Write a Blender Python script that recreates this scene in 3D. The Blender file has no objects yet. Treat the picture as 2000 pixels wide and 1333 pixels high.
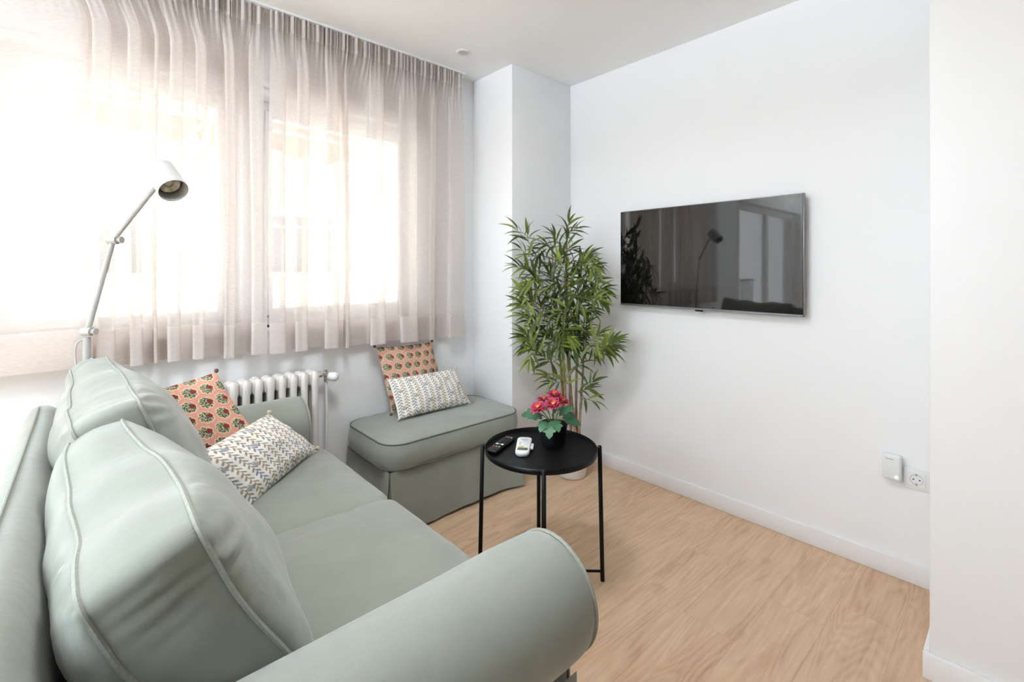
import bpy, bmesh, math, random
from mathutils import Vector, Matrix, noise

C = bpy.context.scene.collection
PI = math.pi
R = math.radians
scn = bpy.context.scene

# ------------------------------------------------------------------ camera
YAW = 42.07
CAM_Z = 1.24
cam_d = bpy.data.cameras.new('camera')
cam_d.sensor_width = 36.0
cam_d.lens = 915.0 / 2000.0 * 36.0
cam_d.shift_y = -142.1 / 2000.0
cam_d.clip_start = 0.02
cam = bpy.data.objects.new('camera', cam_d)
cam.location = (0, 0, CAM_Z)
cam.rotation_euler = (R(90), 0, R(-YAW))
C.objects.link(cam)
scn.camera = cam

# ------------------------------------------------------------------ view, world, sun, daylight portals
scn.view_settings.view_transform = 'Standard'
scn.view_settings.look = 'None'
scn.view_settings.gamma = 1.0
scn.view_settings.use_curve_mapping = False
scn.view_settings.exposure = 0.68
scn.cycles.caustics_reflective = False
scn.cycles.caustics_refractive = False
scn.cycles.diffuse_bounces = 6
scn.cycles.max_bounces = 14
scn.cycles.transparent_max_bounces = 24
scn.cycles.sample_clamp_indirect = 6.0

SKY = 4.4
w = bpy.data.worlds.new('daylight')
scn.world = w
w.use_nodes = True
bg = w.node_tree.nodes['Background']
bg.inputs[0].default_value = (0.86, 0.93, 1.0, 1)
bg.inputs[1].default_value = SKY

sun_d = bpy.data.lights.new('sun', 'SUN')
sun_d.energy = 8.0
sun_d.angle = R(1.0)
sun_d.color = (1.0, 0.97, 0.92)
sun = bpy.data.objects.new('sun', sun_d)
sun.rotation_euler = Vector((-0.28, 0.72, -0.62)).to_track_quat('-Z', 'Y').to_euler()
sun.location = (0, -6, 9)
C.objects.link(sun)


def portal(name, loc, direction, sx, sy):
    d = bpy.data.lights.new(name, 'AREA')
    d.shape = 'RECTANGLE'
    d.size = sx
    d.size_y = sy
    d.cycles.is_portal = True
    o = bpy.data.objects.new(name, d)
    o.location = loc
    o.rotation_euler = Vector(direction).to_track_quat('-Z', 'Z').to_euler()
    C.objects.link(o)


# added fill light aimed at the ceiling; its unseen stand is built further down
# added fill light above the sofa; its unseen housing is built further down
cl_d = bpy.data.lights.new('ceiling_fill', 'AREA')
cl_d.shape = 'DISK'
cl_d.size = 0.46
cl_d.energy = 14.5
cl_d.color = (0.90, 0.95, 1.0)
cl = bpy.data.objects.new('ceiling_fill', cl_d)
cl.location = (0.55, 1.15, 2.395)
C.objects.link(cl)
FILL_UPL = (((-3.2, 0.3), 640.0),)
for (ux, uy), en in FILL_UPL:
    up_d = bpy.data.lights.new('uplighter_fill', 'AREA')
    up_d.shape = 'DISK'
    up_d.size = 0.34
    up_d.energy = en
    up_d.color = (0.72, 0.875, 1.0)
    up = bpy.data.objects.new('uplighter_fill', up_d)
    up.location = (ux, uy, 1.80)
    up.rotation_euler = (R(180), 0, 0)
    C.objects.link(up)

# room dimensions
TVX = 2.41          # wall with the television
WINY = 2.463        # wall with the windows
LEFTX = -3.9
BACKY = -4.2
CEIL = 2.467
W1 = (-0.30, 0.53, 0.955, 2.075)
W2 = (0.60, 1.46, 0.955, 2.075)
W3 = (-3.72, -1.36, 0.05, 2.10)
W4 = (0.70, 1.90, 0.95, 2.10)     # y range on the left wall
portal('portal_window_1', ((W1[0]+W1[1])/2, WINY+0.2, 1.535), (0, -1, 0), 0.83, 1.12)
portal('portal_window_2', ((W2[0]+W2[1])/2, WINY+0.2, 1.535), (0, -1, 0), 0.86, 1.12)
portal('portal_window_3', ((W3[0]+W3[1])/2, WINY+0.2, 1.07), (0, -1, 0), 2.36, 2.05)
portal('portal_window_fill', (LEFTX-0.2, (W4[0]+W4[1])/2, 1.52), (1, 0, 0), 1.2, 1.15)


# ------------------------------------------------------------------ helpers: meshes
def worigin(p):
    v = Vector((0, 0, 0))
    while p is not None:
        v += Vector(p.location)
        p = p.parent
    return v


class MB:
    def __init__(s):
        s.v, s.f, s.uv = [], [], {}

    def add(s, verts, faces, uvs=None):
        b = len(s.v)
        s.v += [Vector(p) for p in verts]
        s.f += [tuple(b+i for i in f) for f in faces]
        if uvs:
            for i, t in enumerate(uvs):
                s.uv[b+i] = t
        return s

    def box(s, x0, x1, y0, y1, z0, z1, bev=0.0, seg=2, M=None):
        bm = bmesh.new()
        bmesh.ops.create_cube(bm, size=1.0)
        for v in bm.verts:
            v.co = Vector(((x0+x1)/2 + v.co.x*(x1-x0), (y0+y1)/2 + v.co.y*(y1-y0), (z0+z1)/2 + v.co.z*(z1-z0)))
        if bev > 0:
            bmesh.ops.bevel(bm, geom=list(bm.edges), offset=bev, segments=seg, profile=0.5, affect='EDGES')
        return s.bm(bm, M)

    def bm(s, bm, M=None):
        bm.verts.ensure_lookup_table()
        bm.verts.index_update()
        vs = [(M @ v.co if M is not None else v.co.copy()) for v in bm.verts]
        s.add(vs, [[v.index for v in f.verts] for f in bm.faces])
        bm.free()
        return s

    def tube(s, pts, rad, seg=8, caps=True, closed=False):
        pts = [Vector(p) for p in pts]
        n = len(pts)
        rads = rad if isinstance(rad, (list, tuple)) else [rad]*n
        tans = []
        for i in range(n):
            if closed:
                t = pts[(i+1) % n] - pts[i-1]
            else:
                t = pts[min(i+1, n-1)] - pts[max(i-1, 0)]
            if t.length < 1e-9:
                t = Vector((0, 0, 1))
            tans.append(t.normalized())
        up = Vector((0, 0, 1)) if abs(tans[0].z) < 0.9 else Vector((1, 0, 0))
        nrm = (up - tans[0]*up.dot(tans[0])).normalized()
        vs, fs = [], []
        for i in range(n):
            nrm = (nrm - tans[i]*nrm.dot(tans[i]))
            if nrm.length < 1e-6:
                nrm = tans[i].orthogonal()
            nrm.normalize()
            bi = tans[i].cross(nrm)
            for k in range(seg):
                a = 2*PI*k/seg
                vs.append(pts[i] + (nrm*math.cos(a) + bi*math.sin(a))*rads[i])
        m = n if closed else n-1
        for i in range(m):
            j = (i+1) % n
            for k in range(seg):
                l = (k+1) % seg
                fs.append((i*seg+k, i*seg+l, j*seg+l, j*seg+k))
        if caps and not closed:
            fs.append(tuple(reversed(range(seg))))
            fs.append(tuple((n-1)*seg+k for k in range(seg)))
        return s.add(vs, fs)

    def lathe(s, prof, c=(0, 0, 0), seg=32, M=None, cap=True):
        """prof: (radius, height) pairs turned about Z"""
        c = Vector(c)
        vs, fs = [], []
        n = len(prof)
        for (r, z) in prof:
            for k in range(seg):
                a = 2*PI*k/seg
                p = Vector((r*math.cos(a), r*math.sin(a), z))
                vs.append((M @ p if M is not None else p) + c)
        for i in range(n-1):
            for k in range(seg):
                l = (k+1) % seg
                fs.append((i*seg+k, i*seg+l, (i+1)*seg+l, (i+1)*seg+k))
        if cap:
            fs.append(tuple(reversed(range(seg))))
            fs.append(tuple((n-1)*seg+k for k in range(seg)))
        return s.add(vs, fs)

    def quadgrid(s, rows, uvs=None, flip=False):
        n, m = len(rows), len(rows[0])
        fs = []
        for i in range(n-1):
            for j in range(m-1):
                q = (i*m+j, i*m+j+1, (i+1)*m+j+1, (i+1)*m+j)
                fs.append(tuple(reversed(q)) if flip else q)
        return s.add([p for r_ in rows for p in r_], fs, uvs)

    def mesh(s, name, org=Vector((0, 0, 0)), smooth=True, ang=40):
        me = bpy.data.meshes.new(name)
        me.from_pydata([tuple(v-org) for v in s.v], [], s.f)
        if s.uv:
            ul = me.uv_layers.new(name='UVMap')
            for lp in me.loops:
                ul.data[lp.index].uv = s.uv.get(lp.vertex_index, (0, 0))
        if smooth:
            me.polygons.foreach_set('use_smooth', [True]*len(me.polygons))
            if ang < 180:
                me.set_sharp_from_angle(angle=R(ang))
        me.update()
        return me

    def build(s, name, mat, parent=None, smooth=True, ang=40, label=None):
        me = s.mesh(name, worigin(parent), smooth, ang)
        if mat is not None:
            me.materials.append(mat)
        o = bpy.data.objects.new(name, me)
        o.parent = parent
        C.objects.link(o)
        if label:
            o['label'] = label
        return o


def thing(name, label, cat, loc=(0, 0, 0), group=None):
    o = bpy.data.objects.new(name, None)
    o.empty_display_size = 0.1
    o.location = loc
    C.objects.link(o)
    o['label'] = label
    o['category'] = cat
    if group:
        o['group'] = group
    return o


def tag(o, label, cat, group=None):
    o['label'] = label
    o['category'] = cat
    if group:
        o['group'] = group
    return o


def struct(mb, name, mat, parent=None, **k):
    o = mb.build(name, mat, parent, **k)
    if parent is None:
        o['kind'] = 'structure'
    return o


def lerp(a, b, t):
    return a + (b-a)*t


def sstep(a, b, x):
    t = max(0.0, min(1.0, (x-a)/(b-a)))
    return t*t*(3-2*t)


def catmull(pts, per=6, closed=False):
    pts = [Vector(p) for p in pts]
    n = len(pts)
    out = []
    rng = range(n if closed else n-1)
    for i in rng:
        if closed:
            p0, p1, p2, p3 = pts[i-1], pts[i], pts[(i+1) % n], pts[(i+2) % n]
        else:
            p0, p1, p2, p3 = pts[max(i-1, 0)], pts[i], pts[i+1], pts[min(i+2, n-1)]
        for k in range(per):
            t = k/per
            out.append(0.5*((2*p1) + (p2-p0)*t + (2*p0-5*p1+4*p2-p3)*t*t + (3*p1-p0-3*p2+p3)*t**3))
    if not closed:
        out.append(pts[-1])
    return out


# ------------------------------------------------------------------ helpers: materials
def sc(r, g, b):
    def l(c):
        c /= 255.0
        return c/12.92 if c <= 0.04045 else ((c+0.055)/1.055)**2.4
    return (l(r), l(g), l(b), 1.0)


class X:
    """a node socket that understands arithmetic"""
    nt = None

    def __init__(s, sock):
        s.s = sock

    @staticmethod
    def m(op, *a, clamp=False):
        n = X.nt.nodes.new('ShaderNodeMath')
        n.operation = op
        n.use_clamp = clamp
        for i, v in enumerate(a):
            if isinstance(v, X):
                X.nt.links.new(v.s, n.inputs[i])
            else:
                n.inputs[i].default_value = float(v)
        return X(n.outputs[0])

    def __add__(s, o): return X.m('ADD', s, o)
    __radd__ = __add__
    def __sub__(s, o): return X.m('SUBTRACT', s, o)
    def __rsub__(s, o): return X.m('SUBTRACT', o, s)
    def __mul__(s, o): return X.m('MULTIPLY', s, o)
    __rmul__ = __mul__
    def __truediv__(s, o): return X.m('DIVIDE', s, o)
    def frac(s): return X.m('FRACT', s)
    def floor(s): return X.m('FLOOR', s)
    def abs(s): return X.m('ABSOLUTE', s)
    def sin(s): return X.m('SINE', s)
    def cos(s): return X.m('COSINE', s)
    def lt(s, o): return X.m('LESS_THAN', s, o)
    def gt(s, o): return X.m('GREATER_THAN', s, o)
    def mn(s, o): return X.m('MINIMUM', s, o)
    def mx(s, o): return X.m('MAXIMUM', s, o)
    def pw(s, o): return X.m('POWER', s, o)

    def step(s, a, b):
        n = X.nt.nodes.new('ShaderNodeMapRange')
        n.interpolation_type = 'SMOOTHSTEP'
        X.nt.links.new(s.s, n.inputs[0])
        n.inputs[1].default_value = a
        n.inputs[2].default_value = b
        return X(n.outputs[0])


def newmat(name):
    m = bpy.data.materials.new(name)
    m.use_nodes = True
    X.nt = m.node_tree
    return m, m.node_tree, m.node_tree.nodes['Principled BSDF']


def coords(nt, kind='Object', scale=(1, 1, 1), rand=False):
    tc = nt.nodes.new('ShaderNodeTexCoord')
    mp = nt.nodes.new('ShaderNodeMapping')
    nt.links.new(tc.outputs[kind], mp.inputs[0])
    mp.inputs['Scale'].default_value = scale
    if rand:
        oi = nt.nodes.new('ShaderNodeObjectInfo')
        cb = nt.nodes.new('ShaderNodeCombineXYZ')
        r = X(oi.outputs['Random'])
        for i, k in enumerate((37.0, 91.0, 53.0)):
            nt.links.new((r*k).s, cb.inputs[i])
        nt.links.new(cb.outputs[0], mp.inputs['Location'])
    return mp.outputs[0]


def noise_t(nt, vec, scale, detail=3, rough=0.5, dist=0.0):
    n = nt.nodes.new('ShaderNodeTexNoise')
    nt.links.new(vec, n.inputs['Vector'])
    n.inputs['Scale'].default_value = scale
    n.inputs['Detail'].default_value = detail
    n.inputs['Roughness'].default_value = rough
    n.inputs['Distortion'].default_value = dist
    return X(n.outputs['Fac'])


def ramp(nt, fac, stops):
    n = nt.nodes.new('ShaderNodeValToRGB')
    nt.links.new(fac.s, n.inputs[0])
    el = n.color_ramp.elements
    while len(el) > 1:
        el.remove(el[-1])
    el[0].position, el[0].color = stops[0]
    for p, c in stops[1:]:
        e = el.new(p)
        e.color = c
    return n.outputs[0]


def mixc(nt, fac, a, b, mode='MIX'):
    n = nt.nodes.new('ShaderNodeMix')
    n.data_type = 'RGBA'
    n.blend_type = mode
    if isinstance(fac, X):
        nt.links.new(fac.s, n.inputs[0])
    else:
        n.inputs[0].default_value = fac
    for v, i in ((a, 6), (b, 7)):
        if isinstance(v, tuple):
            n.inputs[i].default_value = v
        else:
            nt.links.new(v, n.inputs[i])
    return n.outputs[2]


def bump(nt, bs, h, strength=0.2, dist=0.01):
    b = nt.nodes.new('ShaderNodeBump')
    b.inputs['Strength'].default_value = strength
    b.inputs['Distance'].default_value = dist
    nt.links.new(h.s, b.inputs['Height'])
    nt.links.new(b.outputs[0], bs.inputs['Normal'])


def plain(name, col, rough=0.5, metal=0.0, spec=0.5, var=0.0, nscale=20, bmp=0.0, bdist=0.002):
    m, nt, bs = newmat(name)
    bs.inputs['Roughness'].default_value = rough
    bs.inputs['Metallic'].default_value = metal
    bs.inputs['Specular IOR Level'].default_value = spec
    v = coords(nt)
    n = noise_t(nt, v, nscale, 3)
    c0 = tuple(max(0, x*(1-var)) for x in col[:3]) + (1,)
    c1 = tuple(min(1, x*(1+var)) for x in col[:3]) + (1,)
    nt.links.new(ramp(nt, n, [(0.3, c0), (0.7, c1)]), bs.inputs['Base Color'])
    if bmp > 0:
        bump(nt, bs, noise_t(nt, v, nscale*6, 3), bmp, bdist)
    return m


def mat_wall():
    m, nt, bs = newmat('white_wall_paint')
    v = coords(nt)
    n = noise_t(nt, v, 1.2, 3)
    nt.links.new(ramp(nt, n, [(0.3, (0.865, 0.872, 0.885, 1)), (0.7, (0.88, 0.886, 0.897, 1))]), bs.inputs['Base Color'])
    bs.inputs['Roughness'].default_value = 0.55
    bs.inputs['Specular IOR Level'].default_value = 0.3
    bump(nt, bs, noise_t(nt, v, 90, 4), 0.06, 0.002)
    return m


def mat_wood():
    m, nt, bs = newmat('oak_plank')
    v = coords(nt, 'Object', (1.0, 9.0, 1.0), rand=True)
    v2 = coords(nt, 'Object', (4.0, 60.0, 1.0), rand=True)
    v3 = coords(nt, 'Object', (0.8, 4.5, 1.0), rand=True)
    big = noise_t(nt, v, 1.6, 5, 0.6, 0.8)
    ring = noise_t(nt, v3, 1.0, 2, 0.45, 0.4)
    rings = ((ring*150.0).sin()*0.5 + 0.5)
    fine = noise_t(nt, v2, 1.5, 4, 0.65)
    knot = noise_t(nt, coords(nt, 'Object', (2.2, 6.0, 1.0), rand=True), 1.4, 2, 0.4, 1.2)
    f = big*0.50 + rings*0.075 + fine*0.42 - 0.02
    col = ramp(nt, f, [(0.30, sc(174, 141, 112)), (0.44, sc(198, 166, 136)), (0.58, sc(212, 182, 152)), (0.75, sc(222, 200, 174))])
    dark = knot.step(0.64, 0.78)
    col = mixc(nt, dark*0.45, col, sc(152, 118, 92))
    oi = nt.nodes.new('ShaderNodeObjectInfo')
    t = X(oi.outputs['Random'])
    col2 = mixc(nt, t*0.28, col, sc(204, 174, 144))
    nt.links.new(col2, bs.inputs['Base Color'])
    bs.inputs['Roughness'].default_value = 0.5
    bs.inputs['Specular IOR Level'].default_value = 0.35
    bump(nt, bs, fine*0.6+rings*0.4, 0.12, 0.002)
    return m


def mat_sofa():
    m, nt, bs = newmat('sage_cotton')
    v = coords(nt)
    n = noise_t(nt, v, 5.0, 5, 0.6)
    f = noise_t(nt, v, 420.0, 2)
    col = ramp(nt, n*0.75 + f*0.25, [(0.3, (0.232, 0.241, 0.204, 1)), (0.7, (0.286, 0.297, 0.254, 1))])
    nt.links.new(col, bs.inputs['Base Color'])
    bs.inputs['Roughness'].default_value = 0.85
    bs.inputs['Specular IOR Level'].default_value = 0.2
    bs.inputs['Sheen Weight'].default_value = 0.45
    bs.inputs['Sheen Roughness'].default_value = 0.45
    bs.inputs['Sheen Tint'].default_value = (0.93, 0.97, 0.98, 1)
    big = noise_t(nt, coords(nt, 'Object', (1, 2.4, 1)), 9.0, 4, 0.55, 0.7)
    bump(nt, bs, big*1.0 + f*0.06, 0.16, 0.012)
    return m


def mat_curtain(name, open_=0.34, dens=1.0):
    m, nt, bs = newmat(name)
    nt.nodes.remove(bs)
    out = nt.nodes['Material Output']
    v = coords(nt, 'Object', (1.0, 1.0, 14.0))
    n = noise_t(nt, v, 60.0, 3, 0.6)
    col = ramp(nt, n, [(0.3, (0.80, 0.74, 0.715, 1)), (0.7, (0.88, 0.83, 0.805, 1))])
    tr = nt.nodes.new('ShaderNodeBsdfTransparent')
    tr.inputs[0].default_value = (1.0, 0.975, 0.94, 1)
    tl = nt.nodes.new('ShaderNodeBsdfTranslucent')
    df = nt.nodes.new('ShaderNodeBsdfDiffuse')
    nt.links.new(col, tl.inputs[0])
    nt.links.new(col, df.inputs[0])
    a = nt.nodes.new('ShaderNodeMixShader')
    a.inputs[0].default_value = 0.54
    nt.links.new(tl.outputs[0], a.inputs[1])
    nt.links.new(df.outputs[0], a.inputs[2])
    b = nt.nodes.new('ShaderNodeMixShader')
    fac = (n - 0.5)*0.25 + (1.0-open_)
    nt.links.new(fac.s, b.inputs[0])
    nt.links.new(tr.outputs[0], b.inputs[1])
    nt.links.new(a.outputs[0], b.inputs[2])
    nt.links.new(b.outputs[0], out.inputs[0])
    return m


def mat_glass():
    m, nt, bs = newmat('window_glass')
    nt.nodes.remove(bs)
    out = nt.nodes['Material Output']
    tr = nt.nodes.new('ShaderNodeBsdfTransparent')
    tr.inputs[0].default_value = (0.96, 0.975, 0.97, 1)
    gl = nt.nodes.new('ShaderNodeBsdfGlossy')
    gl.inputs['Roughness'].default_value = 0.02
    lw = nt.nodes.new('ShaderNodeLayerWeight')
    lw.inputs[0].default_value = 0.5
    fr = (X(lw.outputs['Facing']).pw(5.0)*0.55 + 0.03)
    b = nt.nodes.new('ShaderNodeMixShader')
    nt.links.new(fr.s, b.inputs[0])
    nt.links.new(tr.outputs[0], b.inputs[1])
    nt.links.new(gl.outputs[0], b.inputs[2])
    nt.links.new(b.outputs[0], out.inputs[0])
    return m


def uvxy(nt):
    tc = nt.nodes.new('ShaderNodeTexCoord')
    sp = nt.nodes.new('ShaderNodeSeparateXYZ')
    nt.links.new(tc.outputs['UV'], sp.inputs[0])
    return X(sp.outputs[0]), X(sp.outputs[1]), tc.outputs['UV']


def mat_coral():
    m, nt, bs = newmat('coral_floral_print')
    u, v, uv = uvxy(nt)
    N = 6.6
    gy = v*N
    row = gy.floor()
    gx = u*N*0.92 + (row*0.5)
    cx = gx.frac() - 0.5
    cy = gy.frac() - 0.5
    wob = noise_t(nt, uv, 34.0, 2)
    r1 = ((cx+0.09)*(cx+0.09)*1.0 + cy*cy*0.95).pw(0.5) + (wob-0.5)*0.16
    th = X.m('ARCTAN2', cy, cx+0.09)
    pet = r1 - (th*9.0).sin()*0.035
    lf = noise_t(nt, uv, 70.0, 2)
    col = (0.60, 0.215, 0.150, 1)
    base = mixc(nt, noise_t(nt, uv, 9.0, 3), (0.56, 0.245, 0.19, 1), (0.67, 0.33, 0.265, 1))
    c1 = mixc(nt, X.m('SUBTRACT', 1.0, pet.step(0.42, 0.46)), base, (0.66, 0.52, 0.33, 1))
    green = mixc(nt, lf.step(0.42, 0.58), (0.040, 0.055, 0.035, 1), (0.40, 0.39, 0.25, 1))
    c2 = mixc(nt, X.m('SUBTRACT', 1.0, pet.step(0.355, 0.40)), c1, green)
    rf = ((cx-0.13)*(cx-0.13) + (cy-0.04)*(cy-0.04)).pw(0.5)
    flower = mixc(nt, (rf*75.0).sin()*0.5+0.5, (0.10, 0.012, 0.014, 1), (0.33, 0.055, 0.045, 1))
    c3 = mixc(nt, X.m('SUBTRACT', 1.0, rf.step(0.15, 0.18)), c2, flower)
    nt.links.new(c3, bs.inputs['Base Color'])
    bs.inputs['Roughness'].default_value = 0.9
    bs.inputs['Specular IOR Level'].default_value = 0.15
    bump(nt, bs, noise_t(nt, uv, 160.0, 2), 0.12, 0.002)
    return m


def mat_leafprint():
    m, nt, bs = newmat('white_leaf_print')
    u, v, uv = uvxy(nt)
    NS = 12.0
    wob = noise_t(nt, uv, 3.0, 2)
    g = u*NS + (wob-0.5)*0.25
    idx = g.floor()
    cx = g.frac() - 0.5
    ax = cx.abs()
    ph = v*14.0 + ax*1.5 + idx*0.37 + (cx.gt(0.0))*0.5
    fr = (ph.frac() - 0.5).abs()
    width = (0.5 - ax)*(ax + 0.12)*3.2
    leaf = X.m('SUBTRACT', 1.0, (fr - width*0.8).step(-0.07, 0.06)) * X.m('SUBTRACT', 1.0, ax.step(0.33, 0.40))
    stem = X.m('SUBTRACT', 1.0, ax.step(0.02, 0.05))
    mask = leaf.mx(stem*0.8)
    hue = noise_t(nt, uv, 5.5, 2)
    hue2 = ((idx*0.5).frac()*0.35) + hue*0.75
    col = ramp(nt, hue2, [(0.28, (0.17, 0.19, 0.25, 1)), (0.42, (0.31, 0.25, 0.18, 1)), (0.55, (0.38, 0.25, 0.13, 1)), (0.72, (0.14, 0.10, 0.07, 1))])
    base = mixc(nt, mask*0.92, (0.82, 0.80, 0.76, 1), col)
    # small blue-grey blossoms between the sprigs
    bx = ((u*NS*0.5).frac() - 0.5)*2.0
    by = (v*2.4 + (u*NS*0.5).floor()*0.43).frac() - 0.5
    rb = (bx*bx*0.40 + by*by*2.2).pw(0.5)
    tb = X.m('ARCTAN2', by*1.5, bx*0.63)
    bl = X.m('SUBTRACT', 1.0, (rb - (tb*5.0).sin()*0.05).step(0.13, 0.18))
    c2 = mixc(nt, bl*0.7, base, (0.16, 0.18, 0.25, 1))
    nt.links.new(c2, bs.inputs['Base Color'])
    bs.inputs['Roughness'].default_value = 0.9
    bs.inputs['Specular IOR Level'].default_value = 0.15
    bump(nt, bs, noise_t(nt, uv, 190.0, 2), 0.1, 0.002)
    return m


def mat_leaf(name, c0, c1, rand=True, trans=0.25, rough=0.45):
    m, nt, bs = newmat(name)
    oi = nt.nodes.new('ShaderNodeObjectInfo')
    v = coords(nt, 'Object', (1, 1, 1))
    n = noise_t(nt, v, 14.0, 2)
    f = X(oi.outputs['Random'])*0.65 + n*0.45 - 0.05
    col = ramp(nt, f, [(0.15, c0), (0.85, c1)])
    nt.links.new(col, bs.inputs['Base Color'])
    bs.inputs['Roughness'].default_value = rough
    tl = nt.nodes.new('ShaderNodeBsdfTranslucent')
    nt.links.new(col, tl.inputs[0])
    mx = nt.nodes.new('ShaderNodeMixShader')
    mx.inputs[0].default_value = trans
    out = nt.nodes['Material Output']
    nt.links.new(bs.outputs[0], mx.inputs[1])
    nt.links.new(tl.outputs[0], mx.inputs[2])
    nt.links.new(mx.outputs[0], out.inputs[0])
    return m


def mat_petal():
    m, nt, bs = newmat('red_petal')
    u, v, uv = uvxy(nt)
    col = ramp(nt, u, [(0.0, (0.70, 0.25, 0.05, 1)), (0.2, (0.60, 0.06, 0.05, 1)), (0.42, (0.26, 0.004, 0.026, 1)), (1.0, (0.36, 0.016, 0.062, 1))])
    nt.links.new(col, bs.inputs['Base Color'])
    bs.inputs['Roughness'].default_value = 0.6
    return m


def emit(name, col, st):
    m, nt, bs = newmat(name)
    bs.inputs['Base Color'].default_value = col
    bs.inputs['Emission Color'].default_value = col
    bs.inputs['Emission Strength'].default_value = st
    return m


M_wall = mat_wall()
M_ceil = plain('ceiling_paint', (0.935, 0.935, 0.935, 1), 0.7, spec=0.2, var=0.01, nscale=2)
M_backw = plain('bounce_cutting_dark_wall', (0.20, 0.19, 0.18, 1), 0.7, spec=0.2, var=0.02, nscale=2)  # unseen back wall, darkened to cut light bouncing from behind the camera
M_trim = plain('white_trim_lacquer', (0.84, 0.84, 0.85, 1), 0.32, spec=0.4, var=0.01)
M_wood = mat_wood()
M_sub = plain('screed', (0.16, 0.12, 0.09, 1), 0.9, var=0.1)
M_sofa = mat_sofa()
M_pipe = plain('sage_piping', (0.29, 0.30, 0.26, 1), 0.8, spec=0.2, var=0.1, nscale=200)
M_seam = plain('dark_sage_piping', (0.10, 0.11, 0.085, 1), 0.8, spec=0.2, var=0.1, nscale=200)
M_cur = mat_curtain('sheer_linen')
M_hem = mat_curtain('linen_hem', 0.16)
M_glass = mat_glass()
M_coral = mat_coral()
M_leafp = mat_leafprint()
M_tass_d = plain('dark_tassel', (0.09, 0.05, 0.035, 1), 0.9, var=0.4, nscale=300)
M_tass_l = plain('cream_tassel', (0.55, 0.45, 0.33, 1), 0.9, var=0.3, nscale=300)
M_black = plain('black_metal', (0.003, 0.003, 0.0032, 1), 0.42, spec=0.18, var=0.1)
M_bplast = plain('black_plastic', (0.006, 0.006, 0.007, 1), 0.4, spec=0.22, var=0.1)
M_white = plain('white_lacquered_metal', (0.80, 0.795, 0.78, 1), 0.4, spec=0.45, var=0.015)
M_rad = plain('radiator_enamel', (0.74, 0.70, 0.66, 1), 0.4, spec=0.45, var=0.03, nscale=12)
M_chrome = plain('chrome', (0.72, 0.72, 0.73, 1), 0.18, metal=1.0, var=0.02)
M_grey = plain('grey_metal', (0.20, 0.20, 0.21, 1), 0.35, metal=0.8, var=0.05)
M_screen = plain('screen_glass', (0.0035, 0.0030, 0.0028, 1), 0.035, spec=0.6, var=0.02)
M_wplast = plain('white_plastic', (0.80, 0.81, 0.82, 1), 0.35, spec=0.45, var=0.01)
M_gplast = plain('pale_grey_plastic', (0.62, 0.64, 0.66, 1), 0.35, spec=0.45, var=0.01)
M_lgrey = plain('grey_print', (0.30, 0.31, 0.33, 1), 0.5, var=0.02)
M_lcd = plain('lcd_glass', (0.12, 0.13, 0.10, 1), 0.15, var=0.1, nscale=90)
M_yel = plain('yellow_button', (0.55, 0.42, 0.10, 1), 0.5, var=0.05)
M_red = plain('red_button', (0.55, 0.05, 0.07, 1), 0.5, var=0.05)
M_led = emit('blue_indicator', (0.35, 0.72, 1.0, 1), 2.2)
M_brass = plain('brass', (0.62, 0.45, 0.20, 1), 0.3, metal=1.0, var=0.05)
M_lampw = plain('off_white_lacquer', (0.47, 0.465, 0.45, 1), 0.4, spec=0.4, var=0.015)
M_lens = plain('frosted_lens', (0.55, 0.52, 0.48, 1), 0.3, var=0.05)
M_bulb = plain('lamp_reflector', (0.55, 0.50, 0.36, 1), 0.25, metal=0.6, var=0.25, nscale=80)
M_pot = plain('white_ceramic', (0.78, 0.76, 0.74, 1), 0.45, var=0.02)
M_soil = plain('moss', (0.035, 0.030, 0.018, 1), 0.95, var=0.5, nscale=90, bmp=0.6)
M_cane = plain('bamboo_cane', (0.26, 0.155, 0.075, 1), 0.5, var=0.35, nscale=26)
M_twig = plain('green_twig', (0.10, 0.12, 0.035, 1), 0.6, var=0.3)
M_bleaf = mat_leaf('bamboo_leaf', (0.030, 0.058, 0.012, 1), (0.245, 0.295, 0.045, 1))
M_cleaf = mat_leaf('chrysanthemum_leaf', (0.022, 0.085, 0.040, 1), (0.065, 0.175, 0.080, 1))
M_petal = mat_petal()
M_stem = plain('green_stem', (0.16, 0.20, 0.05, 1), 0.6, var=0.3)
M_fac = plain('facade_render', (0.74, 0.70, 0.64, 1), 0.85, var=0.06, nscale=1.5)
M_fac2 = plain('facade_brick', (0.50, 0.33, 0.26, 1), 0.85, var=0.1, nscale=5)
M_shut = plain('shutter', (0.68, 0.64, 0.58, 1), 0.6, var=0.04)
M_dglass = plain('dark_glass', (0.06, 0.07, 0.08, 1), 0.08, var=0.1)
M_iron = plain('iron_railing', (0.05, 0.05, 0.05, 1), 0.5, var=0.1)
M_awn = plain('awning_canvas', (0.46, 0.38, 0.28, 1), 0.9, var=0.05, nscale=8)
M_street = plain('street', (0.22, 0.21, 0.20, 1), 0.9, var=0.2, nscale=2)

# ------------------------------------------------------------------ room shell
T = 0.14
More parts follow.
